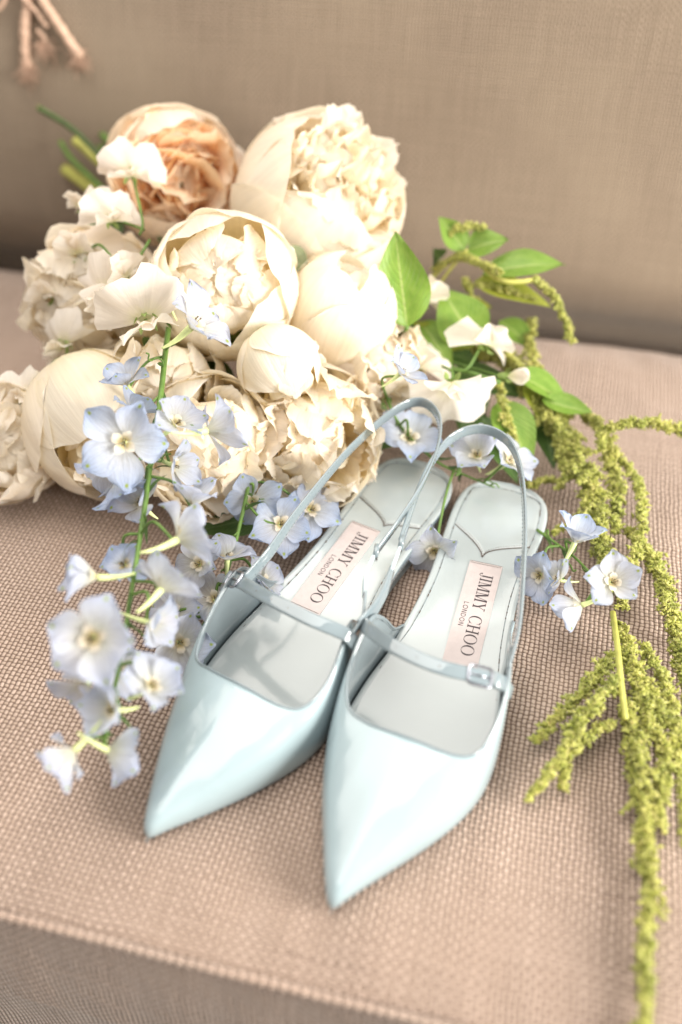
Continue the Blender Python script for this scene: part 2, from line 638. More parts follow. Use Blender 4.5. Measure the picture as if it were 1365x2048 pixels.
part('frayed_fibres', merge(fz), M['cord'], tie, kind='stuff')

# ---------------------------------------------------------------- shoes
def zf(u):
    return np.interp(u, [0, 3, 8, 12, 15, 20, 27], [.35, .42, .55, .95, 1.25, 1.5, 1.6])


def rect(x0, y0, x1, y1):
    return [(x0, y0), (x1, y0), (x1, y1), (x0, y1)]


def stroke(x0, y0, x1, y1, w):
    """slanted stroke with level ends, w measured across"""
    return [(x0 - w / 2, y0), (x0 + w / 2, y0), (x1 + w / 2, y1), (x1 - w / 2, y1)]


def ring(cx, cy, rx, ry, tx, ty, a0=0., a1=360., n=26):
    q = []
    aa = np.radians(np.linspace(a0, a1, n + 1))
    for i in range(n):
        f = [(cx + rx * cos(a), cy + ry * sin(a)) for a in (aa[i], aa[i + 1])]
        g_ = [(cx + (rx - tx) * cos(a), cy + (ry - ty) * sin(a)) for a in (aa[i + 1], aa[i])]
        q.append([f[0], f[1], g_[0], g_[1]])
    return q


TH, HL, SF = .15, .055, .06       # thick stroke, hairline, serif thickness, in cap heights


def glyph(ch):
    if ch == 'I':
        return [rect(.10, 0, .10 + TH, 1), rect(0, 0, .315, SF), rect(0, 1 - SF, .315, 1)], .32
    if ch == 'J':
        return [rect(.2, .12, .2 + TH, 1), rect(.1, 1 - SF, .43, 1), *ring(.135, .10, .18, .22, .06, .05, 180, 360, 12), *ring(.01, .06, .07, .07, .065, .065, 0, 360, 10)], .42
    if ch == 'M':
        return [rect(.12, 0, .12 + HL, 1), rect(0, 0, .29, SF), rect(0, 1 - SF, .22, 1), stroke(.2, 1, .5, 0, TH * 1.15), stroke(.53, 0, .80, 1, HL),
                rect(.80, 0, .80 + TH, 1), rect(.71, 0, 1.02, SF), rect(.78, 1 - SF, 1.02, 1)], 1.02
    if ch == 'Y':
        return [rect(.36, 0, .36 + TH, .45), rect(.26, 0, .58, SF), stroke(.42, .42, .14, 1, TH * 1.1), stroke(.42, .42, .70, 1, HL), rect(0, 1 - SF, .30, 1), rect(.56, 1 - SF, .84, 1)], .84
    if ch == 'C':
        return [*ring(.46, .5, .46, .52, TH, .035, 42, 318, 30), rect(.77, .66, .80, .98), rect(.77, .03, .80, .30)], .84
    if ch == 'H':
        return [rect(.11, 0, .11 + TH, 1), rect(.67, 0, .67 + TH, 1), rect(.2, .48, .7, .48 + HL), rect(0, 0, .33, SF), rect(0, 1 - SF, .33, 1), rect(.57, 0, .89, SF), rect(.57, 1 - SF, .89, 1)], .89
    if ch == 'O':
        return [*ring(.48, .5, .48, .52, TH, .035)], .96
    if ch == 'l':
        return [rect(0, 0, .13, 1), rect(0, 0, .55, .13)], .55
    if ch == 'o':
        return [*ring(.48, .5, .5, .52, .13, .13)], .96
    if ch == 'n':
        return [rect(0, 0, .13, 1), rect(.64, 0, .77, 1), stroke(.08, 1, .69, 0, .16)], .77
    if ch == 'd':
        return [rect(0, 0, .13, 1), rect(0, 0, .35, .12), rect(0, .88, .35, 1), *ring(.33, .5, .45, .5, .13, .13, -90, 90, 16)], .78
    return [], .42


def lettering(text, h, sp):
    quads, x = [], 0
    for ch in text:
        q, wd = glyph(ch)
        for k in q:
            quads.append([(x + a * h, b * h) for a, b in k])
        x += (wd + sp) * h
    return np.array(quads), x - sp * h


def build_shoe(label, tip, ax, outL, outR, uend, lab, throat, strapA, strapB, elastic, tab, instep, buckle, outer, cusp, dents=()):
    """tip: world xy; ax: direction tip -> heel; outL/outR: (u,w) outline tables"""
    ax = nrm(A(ax[0], ax[1], 0))
    nx = A(ax[1], -ax[0], 0)
    tip = A(tip[0], tip[1], 0)

    def W(u, w_, z):
        u, w_, z = np.broadcast_arrays(np.asarray(u, float), w_, z)
        return tip + u[..., None] * ax + w_[..., None] * nx + z[..., None] * A(0, 0, 1)

    root = thing('slingback_shoe', tip + ax * 12, label, 'shoe', 'pair of pale blue slingback flats')
    # closed outline
    Rp = cat([(0, 0)] + outR, 12)
    Lp = cat([(0, 0)] + outL, 12)
    full = np.vstack([Lp[::-1], Rp[1:]])
    mR = cat([(.35, -.28), (.03, 0), (.28, .30)] + outR, 12)[12:]
    mL = cat([(.28, .30), (.03, 0), (.35, -.28)] + outL, 12)[12:]
    lw = lambda u: np.interp(u, mL[:, 0], mL[:, 1])
    rw = lambda u: np.interp(u, mR[:, 0], mR[:, 1])

    # --- footbed platform
    ns = 120
    us = uend * (1 - np.cos(np.linspace(0, pi, ns))) / 2
    us = np.clip(us, .02, uend - .004)
    L, R = lw(us), rw(us)
    endc = (outL[-1][1] + outR[-1][1]) / 2
    inset = .22 * np.clip((14.2 - us) / 1.2, 0, 1)
    L2, R2 = L + inset, R - inset
    bad = R2 < L2
    mid = (L + R) / 2
    L2 = np.where(bad, mid, L2)
    R2 = np.where(bad, mid, R2)
    h = zf(us)
    arch = .12 + .45 * np.exp(-((us - 15.5) / 2.6) ** 2)
    rows = []
    half = (R2 - L2) / 2
    cen = (R2 + L2) / 2
    hr = np.minimum(1, half / .5)
    tq = np.linspace(-1, 1, 25)
    tap = .12 * np.minimum(1, half)
    bot = arch
    rows.append((cen - half + tap + .25 * hr, bot))
    rows.append((cen - half + tap, bot))
    rows.append((cen - half + tap * .5, bot * .5 + h * .5))
    rows.append((cen - half - .0, h - .16))
    rows.append((cen - half + .02 * hr, h - .05))
    for q in tq:
        e = .10 * hr
        rows.append((cen + q * (half - e), h - .16 * (1 - np.abs(q) ** 5) * np.clip(half / 1.5, 0, 1)))
    rows.append((cen + half - .02 * hr, h - .05))
    rows.append((cen + half, h - .16))
    rows.append((cen + half - tap * .5, bot * .5 + h * .5))
    rows.append((cen + half - tap, bot))
    rows.append((cen + half - tap - .25 * hr, bot))
    G = np.stack([W(us, w_, z_) for w_, z_ in rows], 1)
    G = np.concatenate([G.mean(1, keepdims=True)[:1].repeat(G.shape[1], 1), G, G.mean(1, keepdims=True)[-1:].repeat(G.shape[1], 1)])
    foot = part('footbed', grid(G, True), M['insole'], root)
    foot.data.materials.append(M['patent'])
    m_ = G.shape[1]
    col_ = np.arange((G.shape[0] - 1) * m_) % m_
    foot.data.polygons.foreach_set('material_index', np.where((col_ < 3) | (col_ >= m_ - 5), 1, 0).astype(np.int32))

    def zs(u, w_):
        """footbed surface height"""
        c = (lw(u) + rw(u)) / 2
        hf = (rw(u) - lw(u)) / 2 - .1
        q = np.clip(np.abs(w_ - c) / hf, 0, 1)
        return zf(u) - .16 * (1 - q ** 5)

    # --- outsole
    si = .12
    si = np.interp(us, [0, 1.5, 3], [.45, .3, .12])
    mm = (R - L) / 2 > si
    us2, si = us[mm], si[mm]
    rows = []
    for off, z_ in ((si + .05, -.01), (si, .03), (si, .16), (si + .2, .18)):
        rows.append((lw(us2) + off, arch[mm] - .14 + z_))
    for off, z_ in ((si + .2, .18), (si, .16), (si, .03), (si + .05, -.01)):
        rows.append((rw(us2) - off, arch[mm] - .14 + z_))
    G = np.stack([W(us2, w_, z_) for w_, z_ in rows], 1)
    part('outsole', grid(G, True), M['sole'], root)

    # --- upper (vamp and sides in one loft between the feather edge and the topline)
    sB, T = [], []
    arcs = np.r_[0, np.cumsum(np.linalg.norm(np.diff(full, axis=0), axis=1))]
    nL = len(Lp)
    for side, ub, tp in throat:
        if side == 'T':
            sB.append(arcs[nL - 1])
        elif side == 'L':
            i = np.argmin(np.abs(full[:nL, 0] - ub))
            sB.append(arcs[i])
        else:
            i = nL - 1 + np.argmin(np.abs(full[nL - 1:, 0] - ub))
            sB.append(arcs[i])
        T.append(tp)
    C = cat(np.c_[np.array(sB), np.array(T)], 10)
    sb, T = C[:, 0], C[:, 1:]
    # soften the tip of the outline
    sm = full.copy()
    for _ in range(16):
        sm[1:-1] = .25 * sm[:-2] + .5 * sm[1:-1] + .25 * sm[2:]
    bu = np.interp(sb, arcs, sm[:, 0])
    bw = np.interp(sb, arcs, sm[:, 1])
    Bp = np.stack([bu, bw], 1)
    tang = np.gradient(Bp, axis=0)
    tang /= np.linalg.norm(tang, axis=1)[:, None] + 1e-9
    outn = np.stack([-tang[:, 1], tang[:, 0]], 1)
    cc = A(8, (lw(8.) + rw(8.)) / 2)
    if ((Bp - cc) * outn).sum() < 0:
        outn = -outn
    zB = .10 + .12 * np.exp(-(bu / 2.5) ** 2) + .04
    D = np.linalg.norm(T[:, :2] - Bp, axis=1) + 1e-6
    zT = T[:, 2]
    hw = np.minimum(np.interp(bu, [0, 1.5, 4, 8, 14], [.70, 1.0, 1.6, 2.15, 2.1]), .86 * (zT - zB))
    rw_ = np.minimum(np.interp(bu, [0, 2, 5, 9], [.7, 1.0, 1.3, 1.25]), .8 * D)
    nv = 34
    v = np.linspace(0, 1, nv)
    # first 60% of v climbs the edge wall, the rest crosses the top
    rows = []
    for vv in v:
        a_ = min(vv / .5, 1) * pi / 2
        x1 = rw_ * (1 - cos(a_))
        if vv > .5:
            x1 = rw_ + (D - rw_) * ((vv - .5) / .5)
        z_ = zB + hw * sin(a_) + (zT - zB - hw) * np.clip(x1 / D, 0, 1) ** .95
        f = x1 / D
        bulge = .07 * np.sin(np.clip(x1 / rw_, 0, 1) ** .5 * pi) * (1 - np.exp(-D / .8)) + .10 * np.sin(min(vv, 1) * pi)
        crown = .16 * np.sin(f * pi) * np.clip((D - 1.5) / 3, 0, 1)
        uw = Bp + (T[:, :2] - Bp) * f[:, None] + outn * bulge[:, None]
        rows.append(W(uw[:, 0], uw[:, 1], z_ + crown))
    G = np.stack(rows, 1)
    if np.cross(G[5, 1] - G[5, 0], G[6, 0] - G[5, 0]) @ (outn[5, 0] * ax + outn[5, 1] * nx) > 0:
        G = G[:, ::-1]
    V_, F_, U_ = grid(G)
    up = part('upper', (V_, F_, U_), M['patent'], root)
    up.data.materials.append(M['lining'])
    so = up.modifiers.new('thickness', 'SOLIDIFY')
    so.thickness = .0013
    so.offset = 1
    so.material_offset = 1
    # check orientation: the solid must grow inwards, away from the outer face
    me = up.data
    k = len(me.polygons) // 8
    nn = np.array(me.polygons[k].normal)
    cw = np.array(me.polygons[k].center) * 100 + ORG[up] - (W(8., (lw(8.) + rw(8.)) / 2, 0.))
    so.offset = -1 if nn @ cw > 0 else 1
    top = W(T[:, 0], T[:, 1], T[:, 2])
    inn = nrm(W(cc[0], cc[1], 0.) - 0) * 0
    # bound edge of the topline
    inw = (Bp - T[:, :2])
    part('topline_binding', tube(resample(top, 200), .065, 8), M['patent'], up)

    # --- stitching round the footbed
    def inset_side(u, d, side):
        return lw(u) + d if side < 0 else rw(u) - d
    uu = np.linspace(11.5, uend - .5, 70)
    th = np.linspace(0, pi, 26)[1:-1]
    capc, capw = (lw(uend - 1.6) + rw(uend - 1.6)) / 2, (rw(uend - 1.6) - lw(uend - 1.6)) / 2 - .42
    lowu = np.linspace(11.5, uend - 1.7, 60)
    pth = [(u, lw(u) + .42) for u in lowu] + [(uend - 1.6 + 1.15 * abs(sin(t_)) ** .75, capc - capw * np.sign(cos(t_)) * abs(cos(t_)) ** .75) for t_ in th] + [(u, rw(u) - .42) for u in lowu[::-1]]
    pth = resample(np.array(pth), 330)
    seam = W(pth[:, 0], pth[:, 1], zs(pth[:, 0], pth[:, 1]) + .012)
    part('seam_groove', tube(seam, .022, 5), M['thread2'], foot)
    st = []
    r_ = np.random.RandomState(len(label))
    i = 0
    while i < 326:
        ln = r_.randint(1, 3)
        if r_.rand() < .6:
            st.append(tube(seam[i:i + ln + 1] + A(0, 0, .012), .014 if r_.rand() < .75 else .026, 5))
        i += ln + (1 if r_.rand() < .6 else 0)
    part('stitching', merge(st), M['thread'], foot, kind='stuff')

    # --- heel pad with scalloped front
    (ul, uc, ur, wc) = cusp
    q = np.linspace(-1, 1, 41)
    qc = wc
    fr = np.where(q < qc, uc + (ul - uc) * (np.maximum(qc - q, 0) / (1 + qc)) ** .62, uc + (ur - uc) * (np.maximum(q - qc, 0) / (1 - qc)) ** .5)
    G = []
    for t_ in np.linspace(0, 1, 26):
        u_ = fr + (uend - .48 - fr) * t_
        c_ = (lw(u_) + rw(u_)) / 2
        cap = np.where(u_ > uend - 1.6, np.sqrt(np.clip(1 - (np.maximum(u_ - (uend - 1.6), 0) / 1.13) ** 2.6, 0, 1)), 1)
        hf = ((rw(np.minimum(u_, uend - 1.6)) - lw(np.minimum(u_, uend - 1.6))) / 2 - .44) * cap
        c_ = np.where(u_ > uend - 1.6, capc, c_)
        w_ = c_ + q * hf
        edge = np.minimum(np.minimum((1 - np.abs(q)) / .06, t_ / .03), 1)
        G.append(W(u_, w_, zs(u_, w_) + .004 + .035 * np.clip(edge, 0, 1)))
    G = np.stack(G)
    pad = part('heel_pad', grid(G), M['insole'], root)
    fl = G[0] + A(0, 0, .02)
    part('pad_seam', merge([tube(resample(fl, 60) - ax * .02, .028, 5)]), M['thread'], pad)
    fl2 = resample(fl + ax * .13 + A(0, 0, .028), 120)
    part('stitching', merge([tube(fl2[i:i + 2], .018, 4) for i in range(2, 116, 3)]), M['thread'], pad, kind='stuff')

    # --- printed label
    (u0, w0), (u1, w1) = lab
    d = A(u1 - u0, w1 - w0)
    Ln = np.linalg.norm(d)
    d /= Ln
    e = A(-d[1], d[0])
    if e[1] < 0:
        e = -e

    def LB(x, y, off):
        uu_ = u0 + d[0] * x + e[0] * y
        ww_ = w0 + d[1] * x + e[1] * y
        return W(uu_, ww_, zf(uu_) - .155 + off)
    hwid = .86
    gx, gy = np.meshgrid(np.linspace(0, Ln, 12), np.linspace(-hwid, hwid, 5), indexing='ij')
    Gt = LB(gx, gy, .05)
    Gb = LB(gx, gy, .0)
    ringx = np.r_[gx[:, 0], gx[-1, 1:], gx[::-1, -1][1:], gx[0, ::-1][1:-1]]
    ringy = np.r_[gy[:, 0], gy[-1, 1:], gy[::-1, -1][1:], gy[0, ::-1][1:-1]]
    sideg = np.stack([LB(ringx, ringy, .0), LB(ringx, ringy, .05)], 0)
    lp = part('label_patch', merge([grid(Gt), grid(sideg, True)]), M['labelm'], root, smooth=False)
    for k_, (xx, n_) in enumerate(((.10, 22), (Ln - .10, 22))):
        ed = LB(np.full(45, xx), np.linspace(-hwid + .05, hwid - .05, 45), .062)
        part('label_stitching', merge([tube(ed[i:i + 2], .02, 4) for i in range(0, 43, 2)]), M['thread'], lp, kind='stuff')
        part('label_edge', tube(LB(np.full(9, -.02 if k_ == 0 else Ln + .02), np.linspace(-hwid, hwid, 9), .03), .022, 5), M['thread'], lp)
    hcap = .64
    for txt, hh_, sp_, y_, mid_ in (('JIMMY CHOO', hcap, .07, -.12, Ln * .50), ('london', .25, .28, -.58, Ln * .53)):
        qd, wd = lettering(txt, hh_, sp_)
        qd = qd.reshape(-1, 2)
        Vt = LB(qd[:, 0] + mid_ - wd / 2, qd[:, 1] + y_, .056)
        Ft = np.arange(len(Vt)).reshape(-1, 4)
        part('lettering', (Vt, Ft, np.zeros((len(Vt), 2))), M['ink'], lp, smooth=False)

    # --- slingback strap, elastic, tab
    def strap(name, pts, h0, th_, mat, par_, tilt=.25, n_=120):
        c = resample(cat([at(*p) for p in pts], 10), n_)
        Wd = np.tile(A(0, 0, 1.), (n_, 1))
        ctr = W(14., (lw(14.) + rw(14.)) / 2, 3.)
        rad = c - ctr
        rad[:, 2] = 0
        rad /= np.linalg.norm(rad, axis=1)[:, None]
        Wd = Wd + rad * tilt
        return c, Wd, part(name, ribbon(c, Wd, np.interp(np.linspace(0, 1, n_), np.linspace(0, 1, len(h0)), h0), th_), mat, par_)
    c, Wd, sl = strap('slingback_strap', strapA, [.38, .31, .28, .28, .28, .29, .34], .12, M['patent'], root)
    T_ = np.gradient(c, axis=0)
    T_ /= np.linalg.norm(T_, axis=1)[:, None]
    Wn = Wd / np.linalg.norm(Wd, axis=1)[:, None]
    N_ = np.cross(T_, Wn)
    sg = []
    for sgn in (-1, 1):
        for fs in (-1, 1):
            ed = c + Wn * sgn * .21 + N_ * .075 * fs
            ed = resample(ed, 300)
            sg += [tube(ed[i:i + 2], .016, 4) for i in range(4, 295, 3)]
    part('stitching', merge(sg), M['thread2'], sl, kind='stuff')
    # folded end of the strap where the elastic goes in
    j = c[0] if np.linalg.norm(c[0] - at(*elastic[-1])) < np.linalg.norm(c[-1] - at(*elastic[-1])) else c[-1]
    part('strap_fold', ribbon(np.array([j - A(.05, .25, .1), j, j + A(.05, .3, .1)]), np.tile(A(.1, 0, 1.), (3, 1)), .40, .24), M['patent'], sl)
    ce = resample(cat([at(*p) for p in elastic], 10), 60)
    part('elastic', ribbon(ce, np.tile(A(.15, 0, 1.), (60, 1)), .26 + .03 * np.sin(np.arange(60) * 1.6), .15), M['elastic'], root)
    strap('strap_tab', tab, [.30, .34, .40, .62], .13, M['patent'], root, .2, 50)
    # --- instep strap with buckle
    ci = resample(cat([at(*p) for p in instep], 10), 90)
    Wd = np.tile(ax * .93 + A(0, 0, .30), (90, 1))
    ti = part('instep_strap', ribbon(ci, Wd, .33, .16), M['patent'], root)
    bc = at(*buckle)
    i = int(np.argmin(np.linalg.norm(ci - bc, axis=1)))
    i = min(max(i, 3), 86)
    X = nrm(ci[i + 3] - ci[i - 3])
    Y = nrm((ax * .93 + A(0, 0, .3)) - X * ((ax * .93 + A(0, 0, .3)) @ X))
    Z = np.cross(X, Y)
    if Z[2] < 0:
        Z = -Z
    bx = ci[i] + Z * .10
    pts = []
    for k_ in range(32):
        a_ = 2 * pi * k_ / 32
        pts.append(bx + X * .56 * np.sign(cos(a_)) * abs(cos(a_)) ** .35 + Y * .43 * np.sign(sin(a_)) * abs(sin(a_)) ** .35)
    pts.append(pts[0])
    bk = part('buckle', tube(np.array(pts), .065, 8, False), M['metal'], ti)
    sgn = 1 if outer > 0 else -1
    part('buckle_prong', tube(np.array([bx + X * .6, bx + Z * .06, bx - X * .62]), .045, 6), M['metal'], bk)
    # strap keeper: the folded piece that holds the buckle, and the punched holes
    a0 = bx + X * sgn * .55 - Z * .02
    part('buckle_keeper', ribbon(np.array([a0, a0 + X * sgn * .3 - Z * .03, a0 + X * sgn * .75 - Z * .22]), np.tile(Y, (3, 1)), .36, .24), M['patent'], ti)
    for k_ in (1, 2, 3):
        jx = i - sgn * (8 + 10 * k_)
        if 2 < jx < 87:
            pc = ci[jx] + Z * .085
            part('punched_hole', tube(np.array([pc, pc + Z * .012]), .05, 8), M['thread'], ti)
    return root


# right-hand shoe in the picture
build_shoe(
    'pale blue patent slingback shoe with silver buckle, nearer the green amaranth', (-.45, 18.1), (9.7, 24.6),
    [(1, -.58), (2.5, -1.28), (4.3, -2.08), (6, -2.68), (7.5, -2.95), (9, -3.0), (11, -2.75), (13, -2.3), (15, -1.9), (18, -1.75), (21, -1.92), (23, -2.05), (24.6, -1.98), (25.6, -1.62), (26.2, -.85), (26.4, .5)],
    [(1, .60), (2.5, 1.62), (4.3, 2.85), (6, 3.78), (7.5, 4.25), (9, 4.35), (11, 4.15), (13, 3.75), (15, 3.35), (18, 3.02), (21, 3.02), (23, 3.12), (24.6, 3.0), (25.6, 2.6), (26.2, 1.85), (26.4, .5)],
    26.4, ((19.95, .82), (13.2, 1.36)),
    [('L', 14.6, (14.6, -1.90, 1.15)), ('L', 13.8, (13.6, -2.08, 1.9)), ('L', 13.0, (12.8, -2.3, 3.3)), ('L', 12.0, (12.0, -2.55, 4.35)), ('L', 11.0, (11.2, -2.7, 4.5)), ('L', 9.8, (10.0, -2.78, 4.05)),
     ('L', 8.4, (8.9, -2.72, 3.5)), ('L', 7.0, (8.0, -2.4, 3.15)), ('L', 6.0, (7.45, -1.95, 3.07)), ('L', 4.5, (7.18, -1.25, 3.12)), ('L', 3.0, (7.05, -.6, 3.22)), ('L', 1.4, (7.0, .2, 3.3)),
     ('T', 0, (6.97, .75, 3.32)), ('R', 1.4, (6.95, 1.4, 3.3)), ('R', 3.0, (6.92, 2.2, 3.22)), ('R', 4.5, (6.98, 2.85, 3.12)), ('R', 6.0, (7.25, 3.45, 3.02)), ('R', 7.0, (7.85, 3.85, 3.08)), ('R', 8.4, (8.9, 4.05, 3.35)),
     ('R', 9.8, (10.0, 4.1, 3.8)), ('R', 11.0, (11.2, 3.98, 4.2)), ('R', 12.2, (12.4, 3.72, 4.1)), ('R', 13.6, (13.8, 3.45, 3.1)), ('R', 15, (15.2, 3.22, 2.1)), ('R', 16.6, (16.6, 3.1, 1.4))],
    [(802, 1088, 5.0), (826, 1010, 5.2), (858, 935, 5.35), (905, 876, 5.7), (965, 858, 5.9), (1018, 885, 5.8), (1043, 950, 5.6), (1050, 1050, 5.3), (1046, 1150, 4.9), (1036, 1260, 4.4), (1016, 1340, 4.0)],
    None, [(782, 1142, 4.75), (792, 1118, 4.9), (801, 1092, 5.0)], [(785, 1138, 4.75), (772, 1178, 4.6), (752, 1215, 4.45), (722, 1255, 4.2)],
    [(722, 1240, 4.1), (742, 1262, 4.75), (800, 1300, 5.2), (880, 1334, 5.1), (955, 1352, 4.6), (1004, 1368, 4.05), (1022, 1385, 3.3)], (958, 1353, 4.6), 1, (22.2, 20.35, 21.9, -.05))
# left-hand shoe in the picture
build_shoe(
    'pale blue patent slingback shoe with folded strap end, nearer the blue delphinium', (-8.25, 21.2), (13.1, 23.7),
    [(1, -.58), (2.5, -1.28), (4.3, -2.03), (5.8, -2.58), (7.5, -2.95), (9, -3.1), (11, -3.0), (13, -2.7), (15, -2.3), (18, -2.05), (21, -2.08), (23, -2.15), (24.6, -2.1), (25.8, -1.75), (26.42, -1.0), (26.65, .35)],
    [(1, .62), (2.5, 1.68), (4.3, 2.82), (6, 3.68), (7.5, 4.12), (9, 4.15), (11, 3.85), (13, 3.4), (15, 3.0), (18, 2.72), (21, 2.78), (23, 2.88), (24.6, 2.82), (25.8, 2.4), (26.42, 1.65), (26.65, .35)],
    26.65, ((20.4, -.28), (13.85, -.36)),
    [('L', 14.8, (14.8, -2.3, 1.15)), ('L', 14.0, (13.9, -2.45, 2.0)), ('L', 13.2, (13.0, -2.65, 3.4)), ('L', 12.2, (12.2, -2.75, 4.35)), ('L', 11.2, (11.3, -2.85, 4.4)), ('L', 9.8, (10.0, -2.85, 3.95)),
     ('L', 8.4, (8.8, -2.75, 3.4)), ('L', 7.0, (7.75, -2.45, 3.05)), ('L', 6.0, (7.3, -2.05, 3.0)), ('L', 4.5, (7.15, -1.4, 3.1)), ('L', 3.0, (7.05, -.6, 3.2)), ('L', 1.4, (7.0, .1, 3.28)),
     ('T', 0, (6.97, .6, 3.3)), ('R', 1.4, (6.95, 1.2, 3.28)), ('R', 3.0, (6.92, 2.0, 3.2)), ('R', 4.5, (6.98, 2.65, 3.12)), ('R', 6.0, (7.25, 3.25, 3.02)), ('R', 7.0, (7.85, 3.62, 3.08)), ('R', 8.4, (8.9, 3.8, 3.4)),
     ('R', 9.8, (10.0, 3.75, 3.9)), ('R', 11.0, (11.2, 3.55, 4.3)), ('R', 12.0, (12.0, 3.35, 4.1)), ('R', 13.0, (12.9, 3.15, 3.0)), ('R', 13.8, (13.8, 3.05, 1.9)), ('R', 14.6, (14.6, 2.95, 1.2))],
    [(752, 1106, 4.9), (800, 1040, 5.5), (850, 960, 5.95), (878, 885, 6.1), (876, 832, 6.1), (843, 804, 6.05), (790, 822, 5.9), (700, 900, 5.6), (600, 1020, 5.2), (540, 1105, 4.8), (492, 1160, 4.3)],
    None, [(729, 1190, 4.6), (732, 1150, 4.75), (750, 1108, 4.9)], [(730, 1186, 4.6), (728, 1215, 4.45), (722, 1245, 4.3), (705, 1275, 4.1)],
    [(446, 1172, 3.3), (462, 1160, 4.0), (484, 1166, 4.6), (545, 1200, 5.05), (620, 1238, 5.15), (690, 1268, 4.6), (712, 1290, 3.9)], (470, 1166, 4.2), -1, (22.3, 20.9, 21.6, .1))

# ---------------------------------------------------------------- flowers
def ruf(s, t, r, k=3, amp=1.):
    ph = r.uniform(0, 6, 4)
    return amp * (np.sin(s * k + ph[0]) + .5 * np.sin(s * k * 2.3 + ph[1]) + .3 * np.sin(s * k * 4.1 + t * 3 + ph[2]))


def curved_petal(base, tipd, L, Wd, r, curl=0., bend=.3, cup=.2, ruffle=.06, jag=0., shape=(.55, 1.), nu=9, nv=9, face=None, point=0.):
    """petal growing from base towards tipd (unit). face: rough direction of the inner side.
    curl: tip rolls back (+) or in (-)"""
    d = nrm(tipd)
    f = A(*r.randn(3)) if face is None else face
    f = nrm(f - d * (f @ d))
    s_ = np.cross(d, f)
    t = np.linspace(0, 1, nv)[:, None]
    s = np.linspace(-1, 1, nu)[None, :]
    wid = Wd * (np.sin(np.clip(t, 0, 1) ** shape[0] * pi * .5) * shape[1] * np.sqrt(np.clip(1 - np.clip((t - .62) / .40, 0, 1) ** 2.2 * (.75 + .25 * point), 0, 1)) + .10)
    wid = wid * (1 - point * t ** 3 * .8)
    if jag:
        jn = 1 - jag * np.abs(ruf(s, 0, r, 5, .6)) * np.clip(t - .4, 0, 1) * 1.2
    else:
        jn = 1
    tl = t * (1 - .10 * np.abs(s) ** 2.5 * t) * jn
    ruffv = ruf(s, t, r, 3.2, ruffle) * t ** 1.6 * L
    y = L * tl
    ang_ = bend * tl + curl * np.clip(tl - .55, 0, 1) ** 1.5 * 2.5
    # integrate the spine bending away from the inner side
    ca = np.cumsum(np.cos(np.broadcast_to(ang_, (nv, nu))), 0) / nv * L
    sa = np.cumsum(np.sin(np.broadcast_to(ang_, (nv, nu))), 0) / nv * L
    sc = (tl / np.maximum(t, 1e-3))
    P = base + d * (ca * sc)[..., None] + s_ * (wid * s)[..., None] + f * (-sa + cup * Wd * s ** 2 * np.sin(t * pi * .8) + ruffv)[..., None]
    return grid(P)


def guard_petal(c, R, Fm, phi0, HW, th_end, off, r, jag=.03, lip=.05, nu=15, nv=15, egg=1.05):
    t = np.linspace(0, 1, nv)[:, None]
    s = np.linspace(-1, 1, nu)[None, :]
    te = th_end + .50 * np.abs(s) ** 2.6 + np.abs(ruf(s, 0, r, 4, jag))
    th = pi - (t ** .9) * (pi - te)
    hw = HW * (.55 + .45 * np.sin(th.clip(0, pi)) ** .3) * (1 - .25 * t ** 6)
    ph = phi0 + s * hw * (1.0 + .0 * t)
    rad = R * (1 + off + lip * np.clip(t - .8, 0, 1) * 5 * r.uniform(-.6, 1) + ruf(s, t, r, 2.6, .032) * t ** 1.3 + .008 * np.sin(s * 11 + t * 2 + phi0) * t + .02 * np.cos(s * 2) * np.sin(t * pi))
    P = np.stack([rad * np.sin(th) * np.cos(ph), rad * np.sin(th) * np.sin(ph), rad * np.cos(th) * egg], -1)
    return grid(c + P @ Fm.T)


